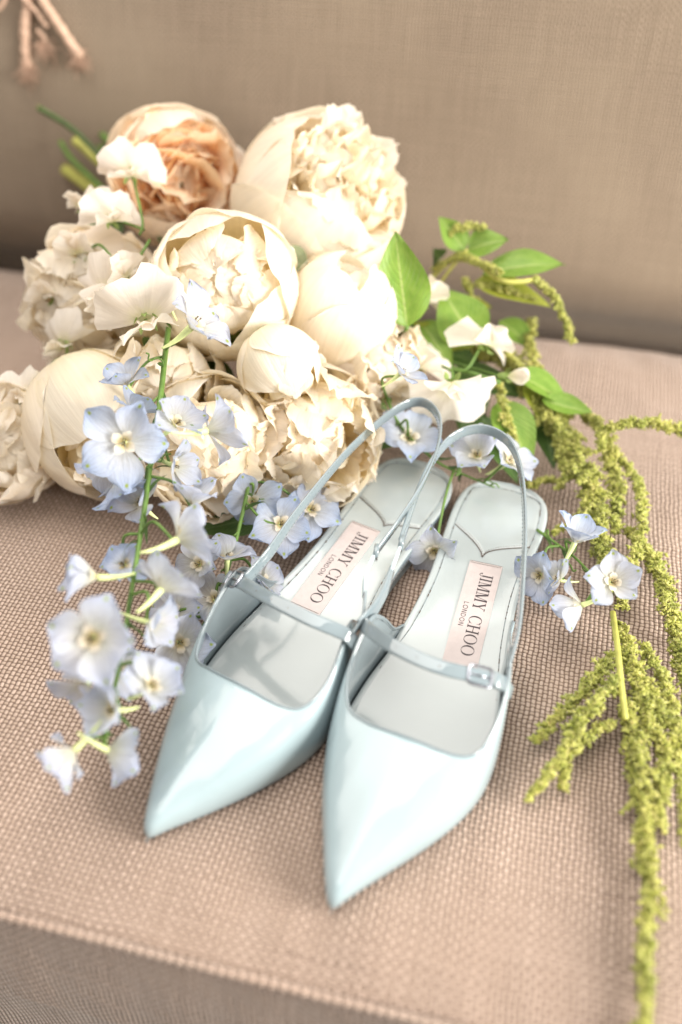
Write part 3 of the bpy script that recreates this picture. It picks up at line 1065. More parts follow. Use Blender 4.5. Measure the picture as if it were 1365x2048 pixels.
def peony(label, c, R, axis, seed, guards=9, open_=(35, 60), inner=46, th_in=46, jag=.06, mats=('guard', 'peony'), splay=0., group='peonies in the bouquet', name='peony', cat_='peony', inner_w=.36, sepals=(), roll=None, petal_len=(.80, 1.0), frill=.10, caps=12, cap_w=.5, cap_r=1.):
    r = np.random.RandomState(seed)
    Fm = frame(axis, r.uniform(0, 6) if roll is None else roll)
    ax = Fm[:, 2]
    root = thing(name, c - ax * R, label, cat_, group)
    part('flower_base', tube(np.array([c - ax * R * 1.15, c - ax * R * 1.02, c - ax * R * .9]), A(.35, .5, .4) * R * .45, 10), M['stem'], root)
    for k in range(guards):
        lay = k / max(guards - 1, 1)
        phi = 2.4 * k + r.uniform(-.25, .25)
        th_e = radians(open_[0] + (open_[1] - open_[0]) * lay + r.uniform(-5, 5))
        part('petal', guard_petal(c, R, Fm, phi, r.uniform(.95, 1.3), th_e, -.05 + .07 * lay, r, lip=.03 if not splay else .1), M[mats[0]], root)
    for k in range(caps):
        q = k / max(caps - 1, 1)                      # 0 outermost ... 1 centre
        th_t = radians(th_in) * (1 - q) ** .8 * r.uniform(.55, 1.05) - radians(8)
        out_ = splay > 0
        part('petal', cap_petal(c, R, Fm, 2.39996 * k + r.uniform(-.3, .3), th_t + r.uniform(.9, 1.25), th_t, cap_w * r.uniform(.75, 1.25), r, rb=.35, rm=(.97 - .22 * q) * cap_r, rt=(.97 - .25 * q + (r.uniform(-.1, .16) if out_ else r.uniform(-.12, .06))) * cap_r,
             edge=(.07 if out_ else .045), jag=jag), M[mats[1]], root)
    for k in range(inner):
        q = math.sqrt((k + .5) / inner)
        th = radians(th_in) * q
        ph = 2.39996 * k + r.uniform(-.3, .3)
        dl = A(sin(th) * cos(ph), sin(th) * sin(ph), cos(th))
        rad_ = A(cos(ph), sin(ph), 0)
        b = c + Fm @ (A(dl[0] * .35, dl[1] * .35, -.30) * R)
        tipp = c + Fm @ (dl * R * r.uniform(*petal_len) * (1 + splay * q))
        d = tipp - b
        face = Fm @ (-rad_ + r.randn(3) * .22)
        part('petal', curved_petal(b, d, np.linalg.norm(d), R * inner_w * r.uniform(.85, 1.3), r, curl=r.uniform(-.5, .8), bend=r.uniform(-.25, .2) + splay, cup=r.uniform(.2, .5), ruffle=r.uniform(.3, .8) * frill, jag=jag * r.uniform(.5, 2.), nu=15, nv=12, face=face), M[mats[1]], root)
    return root, Fm


def cap_petal(c, R, Fm, phi0, th_b, th_t, W, r, rb=.8, rm=1., rt=.95, edge=.05, jag=.0, nu=17, nv=14):
    """petal that wraps the flower head: a patch running from polar angle th_b up to th_t"""
    t = np.linspace(0, 1, nv)[:, None]
    s = np.linspace(-1, 1, nu)[None, :]
    jn = jag * np.abs(ruf(s, 0, r, 6, .6)) + .12 * np.abs(s) ** 2.5
    tt = t * (1 - jn * t)
    th = th_b + (th_t - th_b) * tt
    wid = W * (np.sin(np.clip(t, 0, 1) ** .6 * pi / 2) * np.sqrt(np.clip(1 - np.clip((t - .6) / .42, 0, 1) ** 2.4 * .85, 0, 1)) + .12)
    al = s * wid
    sk = r.uniform(-.35, .35) * t
    ph = phi0 + sk
    rr_ = np.interp(t[:, 0], [0, .25, .6, 1], [rb, (rb + rm) / 2 + .05, rm, rt])[:, None]
    rr_ = rr_ + edge * np.maximum(np.abs(s) ** 2, t ** 3) * ruf(s + t * 1.5, t, r, 2.4, 1.) + edge * 1.2 * (np.abs(s) ** 3) * r.uniform(-.5, 1.2)
    m = np.stack([np.sin(th) * np.cos(ph), np.sin(th) * np.sin(ph), np.cos(th)], -1)
    e = np.stack([-np.sin(ph) * np.ones_like(th), np.cos(ph) * np.ones_like(th), 0 * th], -1)
    P = (R * rr_)[..., None] * (m * np.cos(al)[..., None] + e * np.sin(al)[..., None])
    return grid(c + P @ Fm.T)


def leaf_geo(base, tip, wid, up, r, fold=.35, droop=.1, wave=.05, nu=9, nv=14, twist=0., ser=.0):
    d = tip - base
    L = np.linalg.norm(d)
    d = d / L
    n_ = nrm(up - d * (up @ d))
    s_ = np.cross(d, n_)
    t = np.linspace(0, 1, nv)[:, None]
    s = np.linspace(-1, 1, nu)[None, :]
    prof = np.sin(pi * t ** .8) ** .85 * (1 - .35 * t) * 1.25 + .012
    a = twist * t
    hs = s * wid * prof * (1 + ser * np.sin(t * 60) * np.abs(s))
    zz_ = fold * np.abs(s) ** 1.3 * wid * prof - droop * L * (t - .35) ** 2 * 2 + ruf(s, t * 2, r, 2.2, wave) * wid * np.abs(s) * np.sin(t * 7)
    P = base + d * (L * t * np.ones_like(s))[..., None] + s_ * (hs * np.cos(a) - zz_ * np.sin(a))[..., None] + n_ * (zz_ * np.cos(a) + hs * np.sin(a))[..., None]
    return grid(P)


# ---- sweet pea: standard, two wings, keel, calyx, stalk
def sweet_pea(label, c, size, axis, up, seed, stalk=None, bud=False, group='white sweet peas in the bouquet'):
    """c: throat of the flower; axis: where it faces; up: direction of the standard"""
    r = np.random.RandomState(seed)
    ax = nrm(axis)
    u = nrm(up - ax * (up @ ax))
    x = np.cross(u, ax)
    root = thing('sweet_pea', c, label, 'sweet pea', group)
    k = size / 2.2

    def fan(R0, a0, a1, tiltb, amp, nfreq, back=.35, split=.25, n1=22, n2=12, off=0.):
        al = np.linspace(a0, a1, n1)[None, :]
        t = np.linspace(.04, 1, n2)[:, None]
        m = (a0 + a1) / 2
        Rr = R0 * (1 - split * np.exp(-((al - m) / .22) ** 2) + .05 * np.sin(al * 7 + r.uniform(0, 6)) + .03 * np.sin(al * 17 + r.uniform(0, 6)))
        rho = Rr * t
        dep = -back * R0 * t ** 2 + amp * R0 * t ** 2.2 * (np.sin(al * nfreq + r.uniform(0, 6)) + .5 * np.sin(al * nfreq * 1.9 + r.uniform(0, 6))) + .25 * R0 * np.exp(-((al - m) / .3) ** 2) * (t - t ** 2)
        P = c + (rho * np.sin(al))[..., None] * x + (rho * np.cos(al))[..., None] * (u * cos(tiltb) - ax * sin(tiltb)) + (dep + off)[..., None] * (ax * cos(tiltb) + u * sin(tiltb))
        return grid(P)
    if not bud:
        part('standard_petal', fan(2.35 * k, -1.75, 1.75, .25, .17, 4.2, .45), M['pea'], root)
        part('wing_petal', fan(1.5 * k, -.2, 1.5, -.45, .2, 4, -.25, .0, 14, 10, .2 * k), M['pea'], root)
        part('wing_petal', fan(1.5 * k, -1.5, .2, -.45, .2, 4, -.25, .0, 14, 10, .28 * k), M['pea'], root)
        part('keel_petal', curved_petal(c, nrm(ax + u * .3), 1.2 * k, .42 * k, r, curl=-.6, bend=-.3, cup=1.2, ruffle=.01, face=u), M['pea'], root)
    else:
        for s_ in (-1, 1):
            part('bud_petal', curved_petal(c, nrm(ax + .05 * s_ * x), 1.9 * k, .62 * k, r, curl=-.5, bend=-.25, cup=.9, ruffle=.01, face=x * s_ * -1), M['pea'], root)
    cb = c - ax * .75 * k
    cal = part('calyx', tube(np.array([cb - ax * .1 * k, cb, c - ax * .3 * k, c - ax * .05 * k]), A(.10, .24, .32, .34) * k, 9, False), M['calyx'], root)
    for j in range(5):
        a = j * 1.2566 + .3
        o = x * cos(a) + u * sin(a)
        part('calyx_tooth', leaf_geo(c - ax * .2 * k + o * .30 * k, c + ax * .35 * k + o * .75 * k, .14 * k, o, r, nu=5, nv=7), M['calyx'], cal)
    if stalk is not None:
        part('stalk', tube(cat([cb] + [np.asarray(p, float) for p in stalk], 8), .07 * k + .02, 7), M['stem'], root)
    return root


# ---- delphinium floret (a part of its spray): sepals, centre, spur
def floret(parent, c, size, axis, seed, pale=True, spur_dir=None, closed=0., pedicel=None):
    r = np.random.RandomState(seed)
    Fm = frame(axis, r.uniform(0, 6))
    ax = Fm[:, 2]
    k = size / 2.2
    m = M['delph2'] if pale else M['delph']
    sd = nrm(-ax + (A(0, 0, .35) if spur_dir is None else spur_dir))
    pts = cat([c, c + sd * .8 * k, c + sd * 1.5 * k + A(0, 0, .12) * k, c + sd * 2.1 * k + A(0, 0, .3) * k], 5)
    fl = part('flower', tube(pts, np.linspace(.20, .05, len(pts)) * k, 8), M['spur'], parent)
    for j in range(5):
        a = 1.2566 * j + r.uniform(-.2, .2)
        o = Fm @ A(cos(a), sin(a), 0)
        el = r.uniform(.02, .7) + closed
        d = nrm(o * cos(el) + ax * sin(el))
        face = nrm(ax * cos(el) - o * sin(el))
        part('petal', curved_petal(c + o * .10 * k, d, 2.25 * k * r.uniform(.9, 1.08), 1.12 * k * r.uniform(.88, 1.1), r, curl=r.uniform(-.3, 1.), bend=r.uniform(-.1, .45), cup=r.uniform(.1, .4), ruffle=.045, nu=9, nv=10, face=face, shape=(.8, 1.), point=.62), m, fl)
    ce = []
    for j in range(4):
        a = 1.57 * j + .5
        o = Fm @ A(cos(a), sin(a), 0)
        ce.append(curved_petal(c + o * .08 * k, nrm(o * .7 + ax), .75 * k, .26 * k, r, curl=.8, ruffle=.06, nu=5, nv=6, face=-o))
    part('flower_centre', merge(ce), M['bee'], fl)
    an = []
    for j in range(7):
        o = Fm @ A(r.uniform(-.18, .18), r.uniform(-.18, .18), .35 + r.uniform(0, .25))
        an.append(tube(np.array([c, c + o * k]), .018 * k, 4))
        an.append(tube(np.array([c + o * k, c + o * 1.12 * k]), .04 * k, 5))
    part('stamens', merge(an), M['anther'], fl, kind='stuff')
    if pedicel is not None:
        pp = np.asarray(pedicel, float)
        q = c + sd * .15
        mid_ = (pp + q) / 2 + A(0, 0, .5) + r.randn(3) * .25
        part('pedicel', tube(cat([pp, mid_, q], 8), .075, 7), M['stem'], fl)
    return fl


# ---- amaranth tassel: knobbly strand of tiny bracts
def bead_mesh():
    V = np.array([(1, 0, 0), (-1, 0, 0), (0, 1, 0), (0, -1, 0), (0, 0, 1.35), (0, 0, -1)], float)
    F = np.array([(0, 2, 4), (2, 1, 4), (1, 3, 4), (3, 0, 4), (2, 0, 5), (1, 2, 5), (3, 1, 5), (0, 3, 5)])
    return V, F


def tassel_geo(P, rad, r, dens=1.0, bead=.062, clump=.25):
    P = resample(P, max(6, int(np.linalg.norm(np.diff(P, axis=0), axis=1).sum() / .12)))
    n = len(P)
    rad = np.interp(np.linspace(0, 1, n), np.linspace(0, 1, len(rad)), rad)
    T = np.gradient(P, axis=0)
    T /= np.linalg.norm(T, axis=1)[:, None]
    C = []
    for i in range(n):
        m = max(1, int(round(rad[i] * 5.0 * dens)))
        for _ in range(m):
            o = r.randn(3)
            o -= T[i] * (o @ T[i])
            o = nrm(o)
            cc = P[i] + o * rad[i] * .86 * r.uniform(.35, 1.0) + T[i] * r.uniform(-.1, .1)
            cr = clump * r.uniform(.55, 1.1) * min(1, rad[i] / .45 + .25)
            nb_ = int(12 * (cr / .26) ** 1.4) + 5
            q = r.randn(nb_, 3)
            q /= np.linalg.norm(q, axis=1)[:, None]
            C.append(np.c_[cc + q * cr * r.uniform(.6, 1.05, (nb_, 1)), q])
    C = np.vstack(C)
    V0, F0 = bead_mesh()
    N = len(C)
    z = C[:, 3:]
    h = r.randn(N, 3)
    x = np.cross(z, h)
    x /= np.linalg.norm(x, axis=1)[:, None]
    y = np.cross(z, x)
    sc = bead * r.uniform(.6, 1.25, (N, 1, 1))
    V = C[:, None, :3] + sc * (V0[None, :, 0:1] * x[:, None] + V0[None, :, 1:2] * y[:, None] + V0[None, :, 2:3] * z[:, None] * 2.1)
    V[:, :, 2] = np.maximum(V[:, :, 2], seat_level(V[:, :, 0] * E1[0] + V[:, :, 1] * E1[1], V[:, :, 0] * E2[0] + V[:, :, 1] * E2[1]) + .02)
    F = F0[None] + (np.arange(N) * 6)[:, None, None]
    return V.reshape(-1, 3), F.reshape(-1, 3), np.zeros((N * 6, 2))


def amaranth(label, strands, seed, stem=None, dens=1., group='green hanging amaranth in the bouquet'):
    r = np.random.RandomState(seed)
    root = thing('amaranth_stem', at(*strands[0][0][0]), label, 'amaranth', group)
    if stem:
        part('stem', tube(cat([at(*p) for p in stem], 8), .15, 8), M['stemy'], root)
    for pts, rad in strands:
        c = cat([at(*p) for p in pts], 8)
        gs = [tassel_geo(c, np.array(rad) * .62, r, dens)]
        cr_ = resample(c, max(5, int(np.linalg.norm(np.diff(c, axis=0), axis=1).sum() / .42)))
        Tc = np.gradient(cr_, axis=0)
        rc_ = np.interp(np.linspace(0, 1, len(cr_)), np.linspace(0, 1, len(rad)), rad)
        for i_ in range(len(cr_)):
            for _ in range(2):
                tt_ = nrm(Tc[i_])
                o_ = r.randn(3)
                o_ = nrm(o_ - tt_ * (o_ @ tt_))
                o_[2] = abs(o_[2])
                ln_ = rc_[i_] * r.uniform(.9, 1.75)
                e_ = nrm(o_ * .8 + tt_ * .75)
                gs.append(tassel_geo(np.array([cr_[i_], cr_[i_] + e_ * ln_ * .5, cr_[i_] + (e_ + A(0, 0, -.12)) * ln_]), np.array([.22, .17, .07]) * (.6 + rc_[i_]), r, 1.1, clump=.17))
        t_ = part('tassel', merge(gs), M['amar'], root, kind='stuff')
        part('stalk', tube(c, np.interp(np.linspace(0, 1, len(c)), [0, 1], [.11, .05]), 6), M['stemy'], t_)
    return root


def leaf_on(parent, b, t_, wid, up, seed, mat='leaf', **kw):
    return part('leaf', leaf_geo(at(*b), at(*t_), wid, nrm(A(*up)), np.random.RandomState(seed), **kw), M[mat], parent)


# ================= the bouquet
def PC(x, y, z):
    return at(x, y, z)


def pe(label, x, y, z, R, a, seed, **kw):
    c = at(x, y, z)
    return peony(label, c, R, axis_at(c, *a), seed, **kw)


pe('cream peony in the middle of the bouquet, round outer petals cupping a pale centre', 452, 572, 10.5, 4.1, (-.12, .12, .98), 3, guards=9, open_=(36, 58), inner=10, th_in=56, caps=24, cap_w=.42, cap_r=.95, inner_w=.3, petal_len=(.7, .9), jag=.04)
pe('largest white peony at the top of the bouquet, smooth petals below and a frilly crown', 640, 405, 11.0, 5.3, (.50, .50, .60), 8, guards=8, open_=(38, 62), inner=46, th_in=60, caps=14, cap_w=.3, cap_r=.98, inner_w=.26, petal_len=(.9, 1.12), jag=.05, frill=.09)
pe('closed cream peony tucked between the big top peony and the long green leaf', 680, 622, 8.3, 3.3, (.30, .85, .25), 12, guards=7, open_=(14, 62), inner=0, th_in=25, caps=4)
pe('wide open frilly peony lying behind the strap of the left shoe', 612, 872, 4.2, 4.35, (.05, -.05, 1.), 23, guards=7, open_=(62, 98), inner=42, th_in=98, jag=.07, splay=.06, mats=('peony', 'peony'), inner_w=.27, petal_len=(.75, 1.04), frill=.10, caps=30, cap_w=.40)
pe('small round cream bud-like peony under the curled grey green leaf', 562, 735, 8.6, 2.2, (.35, -.75, .4), 31, guards=7, open_=(20, 75), inner=0, th_in=30, caps=6)
pe('ragged white peony at the left edge of the bouquet above the round one', 190, 600, 7.0, 4.3, (-.55, -.15, .75), 44, guards=8, open_=(60, 95), inner=26, th_in=92, jag=.08, splay=.10, mats=('frill', 'frill'), inner_w=.30, frill=.12, caps=26, cap_w=.42)
pe('drooping cream peony low on the left with one big round outer petal', 200, 850, 4.6, 4.1, (.30, -.75, .45), 52, guards=9, open_=(34, 80), inner=14, th_in=60, caps=16, cap_w=.42, cap_r=.92)
pe('frilly white bloom cut by the left edge of the picture', 15, 885, 3.4, 3.4, (-.1, .1, .9), 61, guards=7, open_=(55, 95), inner=16, th_in=85, jag=.07, splay=.08, mats=('frill', 'frill'), caps=20, cap_w=.45)
pe('cream peony half hidden behind the blue delphinium spray', 420, 895, 4.6, 3.9, (.1, -.3, .9), 73, guards=8, open_=(50, 90), inner=18, th_in=80, jag=.06, splay=.04, caps=24, cap_w=.42)
pe('ruffled cream peony under the closed one, beside the small blue floret', 745, 725, 5.6, 3.1, (.25, .25, .9), 85, guards=7, open_=(55, 95), inner=16, th_in=90, jag=.07, splay=.10, mats=('frill', 'frill'), frill=.12, caps=20, cap_w=.42)
pe('cream peony deep between the round middle one and the drooping one', 330, 770, 6.4, 3.4, (-.1, .1, 1), 93, guards=8, open_=(50, 80), inner=10, th_in=60, caps=16, cap_w=.45)
# peach garden rose
c = at(355, 358, 11.2)
peony('peach garden rose at the top left of the bouquet, the only orange flower', c, 4.3, axis_at(c, .12, .10, .95), 17, guards=10, open_=(45, 92), splay=.05, inner=38, th_in=72, jag=.03, mats=('roseout', 'rosein'), group='roses in the bouquet', name='garden_rose', cat_='rose', inner_w=.50, petal_len=(.62, 1.02), frill=.09, caps=9, cap_w=.42, cap_r=.74)


def sp(label, x, y, z, size, a, up, seed, stalk=None, bud=False):
    c = at(x, y, z)
    tc = nrm(A(0, 0, CAM_H) - c)
    return sweet_pea(label, c, size, axis_at(c, *a), axis_at(c, *up), seed, None if stalk is None else [at(*p) for p in stalk], bud)


sp('white sweet pea leaning against the peach rose, topmost of the sweet peas', 262, 350, 13.6, 1.9, (-.1, -.4, .9), (.2, 1, .1), 101, [(285, 440, 12.5), (280, 470, 12)])
sp('white sweet pea sticking out at the upper left of the bouquet', 165, 412, 12.0, 1.5, (-.8, .2, .5), (-.3, 1, .2), 102, [(215, 440, 11)])
sp('white sweet pea with a dark gap beside it, just under the topmost one', 225, 440, 12.6, 1.7, (.2, -.3, .9), (.1, 1, 0), 103, [(290, 460, 12)])
sp('white sweet pea above the ragged left peony, with a pale green stalk', 160, 505, 10.8, 2.1, (-.5, .1, .8), (-.2, 1, .2), 104, [(200, 490, 11.5), (235, 530, 11)])
sp('white sweet pea lying on the left of the middle peony', 250, 560, 11.3, 2.2, (.3, .5, .8), (-.5, .6, .1), 105, [(300, 480, 12)])
sp('white sweet pea with broad hanging petals under the long green stalk', 215, 590, 10.6, 2.0, (-.3, -.6, .7), (-.8, .2, .3), 106, [(250, 590, 11)])
sp('large ruffled white sweet pea right above the blue delphinium', 292, 640, 11.6, 2.3, (.1, -.75, .6), (-.1, .7, .8), 107, [(240, 592, 12), (270, 590, 11.5)])
sp('round white sweet pea behind the long pointed leaf', 845, 596, 7.6, 2.2, (.5, .1, .9), (.3, 1, 0), 108, [(800, 640, 6.5), (790, 670, 6)])
sp('white sweet pea at the far right, seen from the side with green calyx', 975, 690, 6.6, 2.0, (.55, .2, .8), (.25, 1, .0), 109, [(930, 740, 5.4), (880, 730, 5)])
sp('hanging white sweet pea seen from behind, over the right shoe strap', 905, 768, 6.4, 2.3, (.1, .3, .95), (.12, -1, .2), 110, [(905, 745, 6), (880, 730, 5.5)])
sp('creamy sweet pea between the hanging one and the ruffled peony', 835, 735, 5.8, 2.1, (.2, .1, .9), (.1, 1, 0), 111)
sp('white sweet pea on the outermost left flank, its petals spread against the sofa', 105, 590, 8.6, 1.9, (-.7, -.1, .7), (-.4, .9, .2), 121)
sp('white sweet pea hanging between the ragged peony and the drooping one', 130, 690, 7.0, 1.8, (-.5, -.6, .6), (-.6, .5, .3), 122)
sp('unopened pale sweet pea bud right of the other white flowers', 1015, 752, 5.6, 1.5, (.95, .1, .2), (0, 1, .2), 112, [(960, 740, 5.2), (890, 720, 5)], True)
sp('white sweet pea at the left edge with green calyx stars, uppermost there', 45, 800, 5.8, 1.7, (-.3, -.3, .9), (0, 1, 0), 113, [(75, 770, 5.5)])
sp('white sweet pea lowest at the left edge, nearly on the seat', 40, 945, 2.6, 1.8, (.1, -.5, .8), (.3, .9, 0), 114, [(10, 930, 2.5)])


def spray(label, stem, florets, seed, r0=.16):
    root = thing('delphinium_spray', at(*stem[0]), label, 'delphinium', 'blue delphinium sprays')
    c = cat([at(*p) for p in stem], 8)
    part('stem', tube(c, np.linspace(r0, r0 * .5, len(c)), 8), M['stem'], root)
    rb_ = np.random.RandomState(seed + 900)
    for i in range(3, len(c) - 2, 4):
        d_ = nrm(rb_.randn(3) + nrm(c[i + 1] - c[i]) * .8)
        part('bract', leaf_geo(c[i], c[i] + d_ * rb_.uniform(.8, 1.6), .10, rb_.randn(3), rb_, droop=.3, nu=3, nv=8), M['leafd'], root)
        q_ = [c[i] + A(0, 0, 0)]
        for j_ in range(6):
            q_.append(q_[-1] + nrm(d_ + rb_.randn(3) * .9) * .35)
        if i % 8 == 3:
            part('tendril', tube(cat(q_, 5), .045, 5), M['stem'], root)
    for i, f in enumerate(florets):
        x, y, z, size, a, pale = f[:6]
        p = at(x, y, z)
        ni = int(np.argmin(np.linalg.norm(c - p, axis=1)))
        ni = max(0, ni - 3)
        axd = axis_at(p, *a)
        floret(root, p, size, axd, seed * 50 + i, pale, A(0, 0, .2), f[6] if len(f) > 6 else 0., c[ni])
    return root


spray('long drooping delphinium spray hanging over the seat left of the shoes',
      [(345, 600, 9.5), (332, 700, 9.6), (322, 790, 9.2), (305, 900, 8.4), (292, 1000, 7.6), (278, 1090, 6.8), (262, 1190, 6.1), (240, 1330, 5.0), (215, 1430, 4.0), (205, 1500, 3.2)],
      [(382, 655, 12.0, 2.2, (.5, .5, .35), True, .3), (335, 600, 11.5, 1.4, (-.2, .9, .2), True, .7), (250, 885, 9.8, 2.1, (-.15, .0, 1.), False), (350, 850, 9.6, 1.6, (.5, .5, .5), True, .3),
       (415, 862, 9.6, 1.9, (.85, .2, -.25), True, .25), (255, 770, 8.6, 1.5, (-.3, .8, .3), False, .3), (355, 1080, 7.8, 2.0, (.75, .35, -.25), True, .3), (322, 1180, 7.2, 1.8, (.6, .6, -.35), True, .35),
       (188, 1275, 8.0, 2.0, (-.25, -.05, .95), True), (195, 1155, 7.6, 1.7, (-.9, .35, .1), True, .6), (300, 1375, 5.2, 1.6, (.5, .3, .6), True, .3), (255, 1335, 4.0, 1.4, (-.2, -.5, .7), True, .3),
       (150, 1500, 4.4, 1.6, (-.75, -.25, -.15), True, .4), (215, 1500, 3.8, 1.6, (.5, -.4, -.35), True, .4), (285, 1010, 6.2, 1.6, (-.3, .6, .6), True, .3), (215, 930, 7.5, 1.6, (-.5, -.6, .5), True, .2),
       (250, 1130, 5.2, 1.5, (-.2, .2, .9), False, .4), (385, 1010, 6.8, 1.6, (.2, .8, .2), True, .4), (300, 1245, 5.8, 1.5, (.6, -.2, .4), True, .4), (230, 1420, 5.0, 1.5, (-.4, .2, .5), True, .5), (265, 830, 8.8, 1.6, (.6, .7, .1), False, .4), (235, 960, 7.6, 1.7, (.1, -.9, .2), False, .3), (345, 930, 8.0, 1.5, (.7, -.3, .5), True, .4), (175, 1370, 4.6, 1.5, (-.6, -.4, .4), True, .3)], 2)
spray('delphinium spray in the shade between the bouquet and the left shoe',
      [(500, 960, 4.5), (485, 1030, 3.4), (462, 1120, 2.4), (440, 1190, 1.6), (400, 1260, 1.1)],
      [(455, 1120, 3.0, 1.5, (.1, .8, .3), True, .4), (525, 1165, 1.7, 1.4, (.7, .2, .6), True, .2), (430, 1200, 1.8, 1.6, (.1, .3, .9), True), (358, 1285, 2.0, 1.7, (.2, -.2, .95), True), (560, 1050, 2.6, 1.8, (.3, .2, .9), False), (620, 1020, 2.4, 1.8, (.3, .3, .9), False),
       (505, 1000, 3.6, 1.6, (-.1, -.3, .9), False), (400, 1130, 3.0, 1.5, (-.3, .3, .9), True), (350, 1225, 2.0, 1.5, (-.3, .3, .9), True)], 3, .12)
spray('delphinium spray with bright blue flowers behind the heels of the shoes',
      [(760, 760, 5.4), (800, 850, 4.2), (870, 920, 3.0), (930, 950, 2.4), (990, 975, 2.0)],
      [(818, 880, 3.6, 2.0, (.15, .5, .8), False), (800, 748, 8.4, 1.4, (.5, .6, .3), False, .3), (955, 915, 3.6, 1.7, (-.1, .5, .6), True, .3), (1015, 925, 3.4, 1.7, (.5, .6, .4), True, .3), (870, 1100, 1.2, 1.6, (-.1, -.4, .9), True)], 4, .1)
spray('delphinium spray on the seat right of the right shoe, before the amaranth',
      [(1075, 1060, 1.6), (1110, 1085, 2.1), (1150, 1115, 2.5), (1185, 1150, 2.8), (1205, 1165, 3.0)],
      [(1150, 1085, 3.4, 1.6, (.2, .95, .3), False, .5), (1222, 1165, 3.8, 1.55, (.35, .25, .85), True, .1), (1165, 1210, 2.4, 1.6, (-.75, -.4, -.2), True, .3), (1082, 1150, 1.6, 1.5, (-.4, -.2, .8), False, .1), (1120, 1160, 1.6, 1.2, (-.6, .1, .5), True, .4)], 5, .09)

# ---- amaranth
amaranth('thin amaranth sprig reaching up to the right in front of the backrest',
         [([(870, 540, 7.5), (920, 515, 9), (1000, 545, 9.5)], (.22, .3, .2)), ([(900, 470, 10), (925, 455, 10.5), (965, 455, 10.5)], (.25, .3, .15)), ([(1070, 560, 9), (1105, 590, 8.5), (1130, 640, 7), (1143, 680, 6)], (.2, .28, .26, .15)),
          ([(960, 570, 8), (1010, 580, 8), (1060, 600, 7.5)], (.2, .3, .15)), ([(930, 560, 8), (950, 610, 7), (965, 660, 6)], (.3, .3, .2))], 201,
         stem=[(820, 600, 5), (880, 540, 7), (930, 505, 9), (1000, 560, 9), (1080, 560, 9)])
a2 = amaranth('thickest amaranth tassel running from the sweet peas down past the right heel',
              [([(930, 700, 4), (1000, 720, 4), (1060, 770, 3.6), (1110, 850, 3), (1150, 920, 2.2), (1185, 1000, 1.6), (1200, 1080, 1.2), (1225, 1180, 1.)], (.6, .85, 1.0, 1.05, 1.05, .95, .8, .6)),
               ([(1065, 640, 5), (1060, 700, 4.6), (1085, 760, 4), (1130, 830, 3)], (.3, .42, .5, .4)), ([(1000, 770, 4.6), (1010, 830, 4), (1030, 880, 3)], (.3, .35, .2)),
               ([(1120, 880, 2.5), (1130, 960, 1.6), (1090, 960, 1.2), (1060, 970, 1)], (.5, .5, .3, .2)), ([(1130, 800, 3.4), (1200, 860, 3), (1230, 960, 2), (1235, 1060, 1.2)], (.4, .5, .5, .4)),
               ([(960, 640, 5.5), (1000, 690, 5), (1040, 740, 4.6)], (.35, .45, .4)), ([(1180, 1040, 1.4), (1140, 1050, 1), (1110, 1065, .9)], (.4, .25, .15))], 202)
amaranth('amaranth tassel arching off the right edge of the picture',
         [([(1200, 900, 3), (1215, 860, 4), (1260, 848, 4.4), (1320, 850, 4.2), (1390, 870, 3.5)], (.4, .4, .42, .45, .4))], 203)
amaranth('slender amaranth loop hanging right of the thick tassel',
         [([(1210, 890, 2.6), (1260, 940, 2.2), (1285, 1010, 1.8), (1280, 1080, 1.4), (1255, 1150, 1), (1245, 1210, .8)], (.3, .36, .4, .4, .36, .3))], 204)
amaranth('long amaranth tassel that lies along the right edge of the seat',
         [([(1255, 1060, 1.), (1300, 1110, .8), (1330, 1180, .8), (1350, 1260, .7), (1368, 1340, .6), (1385, 1430, .6)], (.4, .6, .62, .6, .55, .5))], 205)
amaranth('branching amaranth in the front right with a tassel trailing off the bottom',
         [([(1235, 1250, 1.4), (1262, 1320, 1.4), (1290, 1400, 1.2), (1300, 1460, 1)], (.45, .6, .7, .6)),
          ([(1255, 1410, 1.2), (1270, 1500, .9), (1285, 1590, .8), (1290, 1700, .6), (1300, 1800, .5), (1290, 1900, .45), (1288, 2000, .4), (1285, 2090, .4)], (.5, .75, .78, .55, .48, .42, .36, .34)),
          ([(1225, 1310, 1.6), (1180, 1370, 1.4), (1130, 1420, 1.2), (1075, 1478, .9)], (.4, .5, .35, .2)),
          ([(1235, 1360, 1.8), (1190, 1410, 1.7), (1150, 1460, 1.4), (1120, 1520, 1.2), (1062, 1595, .6)], (.4, .5, .45, .3, .18)),
          ([(1225, 1450, 1.2), (1180, 1470, 1), (1150, 1500, .8)], (.3, .35, .2)), ([(1160, 1450, 1.4), (1140, 1500, 1), (1125, 1570, .7)], (.35, .3, .18)),
          ([(1285, 1290, 1.2), (1325, 1360, 1), (1350, 1450, .8), (1362, 1560, .7), (1372, 1680, .5)], (.3, .4, .4, .35, .25)),
          ([(1300, 1440, 1), (1330, 1500, .8), (1325, 1570, .7), (1318, 1640, .6)], (.5, .6, .5, .3)), ([(1290, 1380, 1.3), (1330, 1440, 1.1), (1380, 1500, .8)], (.4, .45, .4))], 206,
         stem=[(1226, 1225, 1.6), (1236, 1300, 2.), (1243, 1370, 1.9), (1252, 1440, 1.6)])

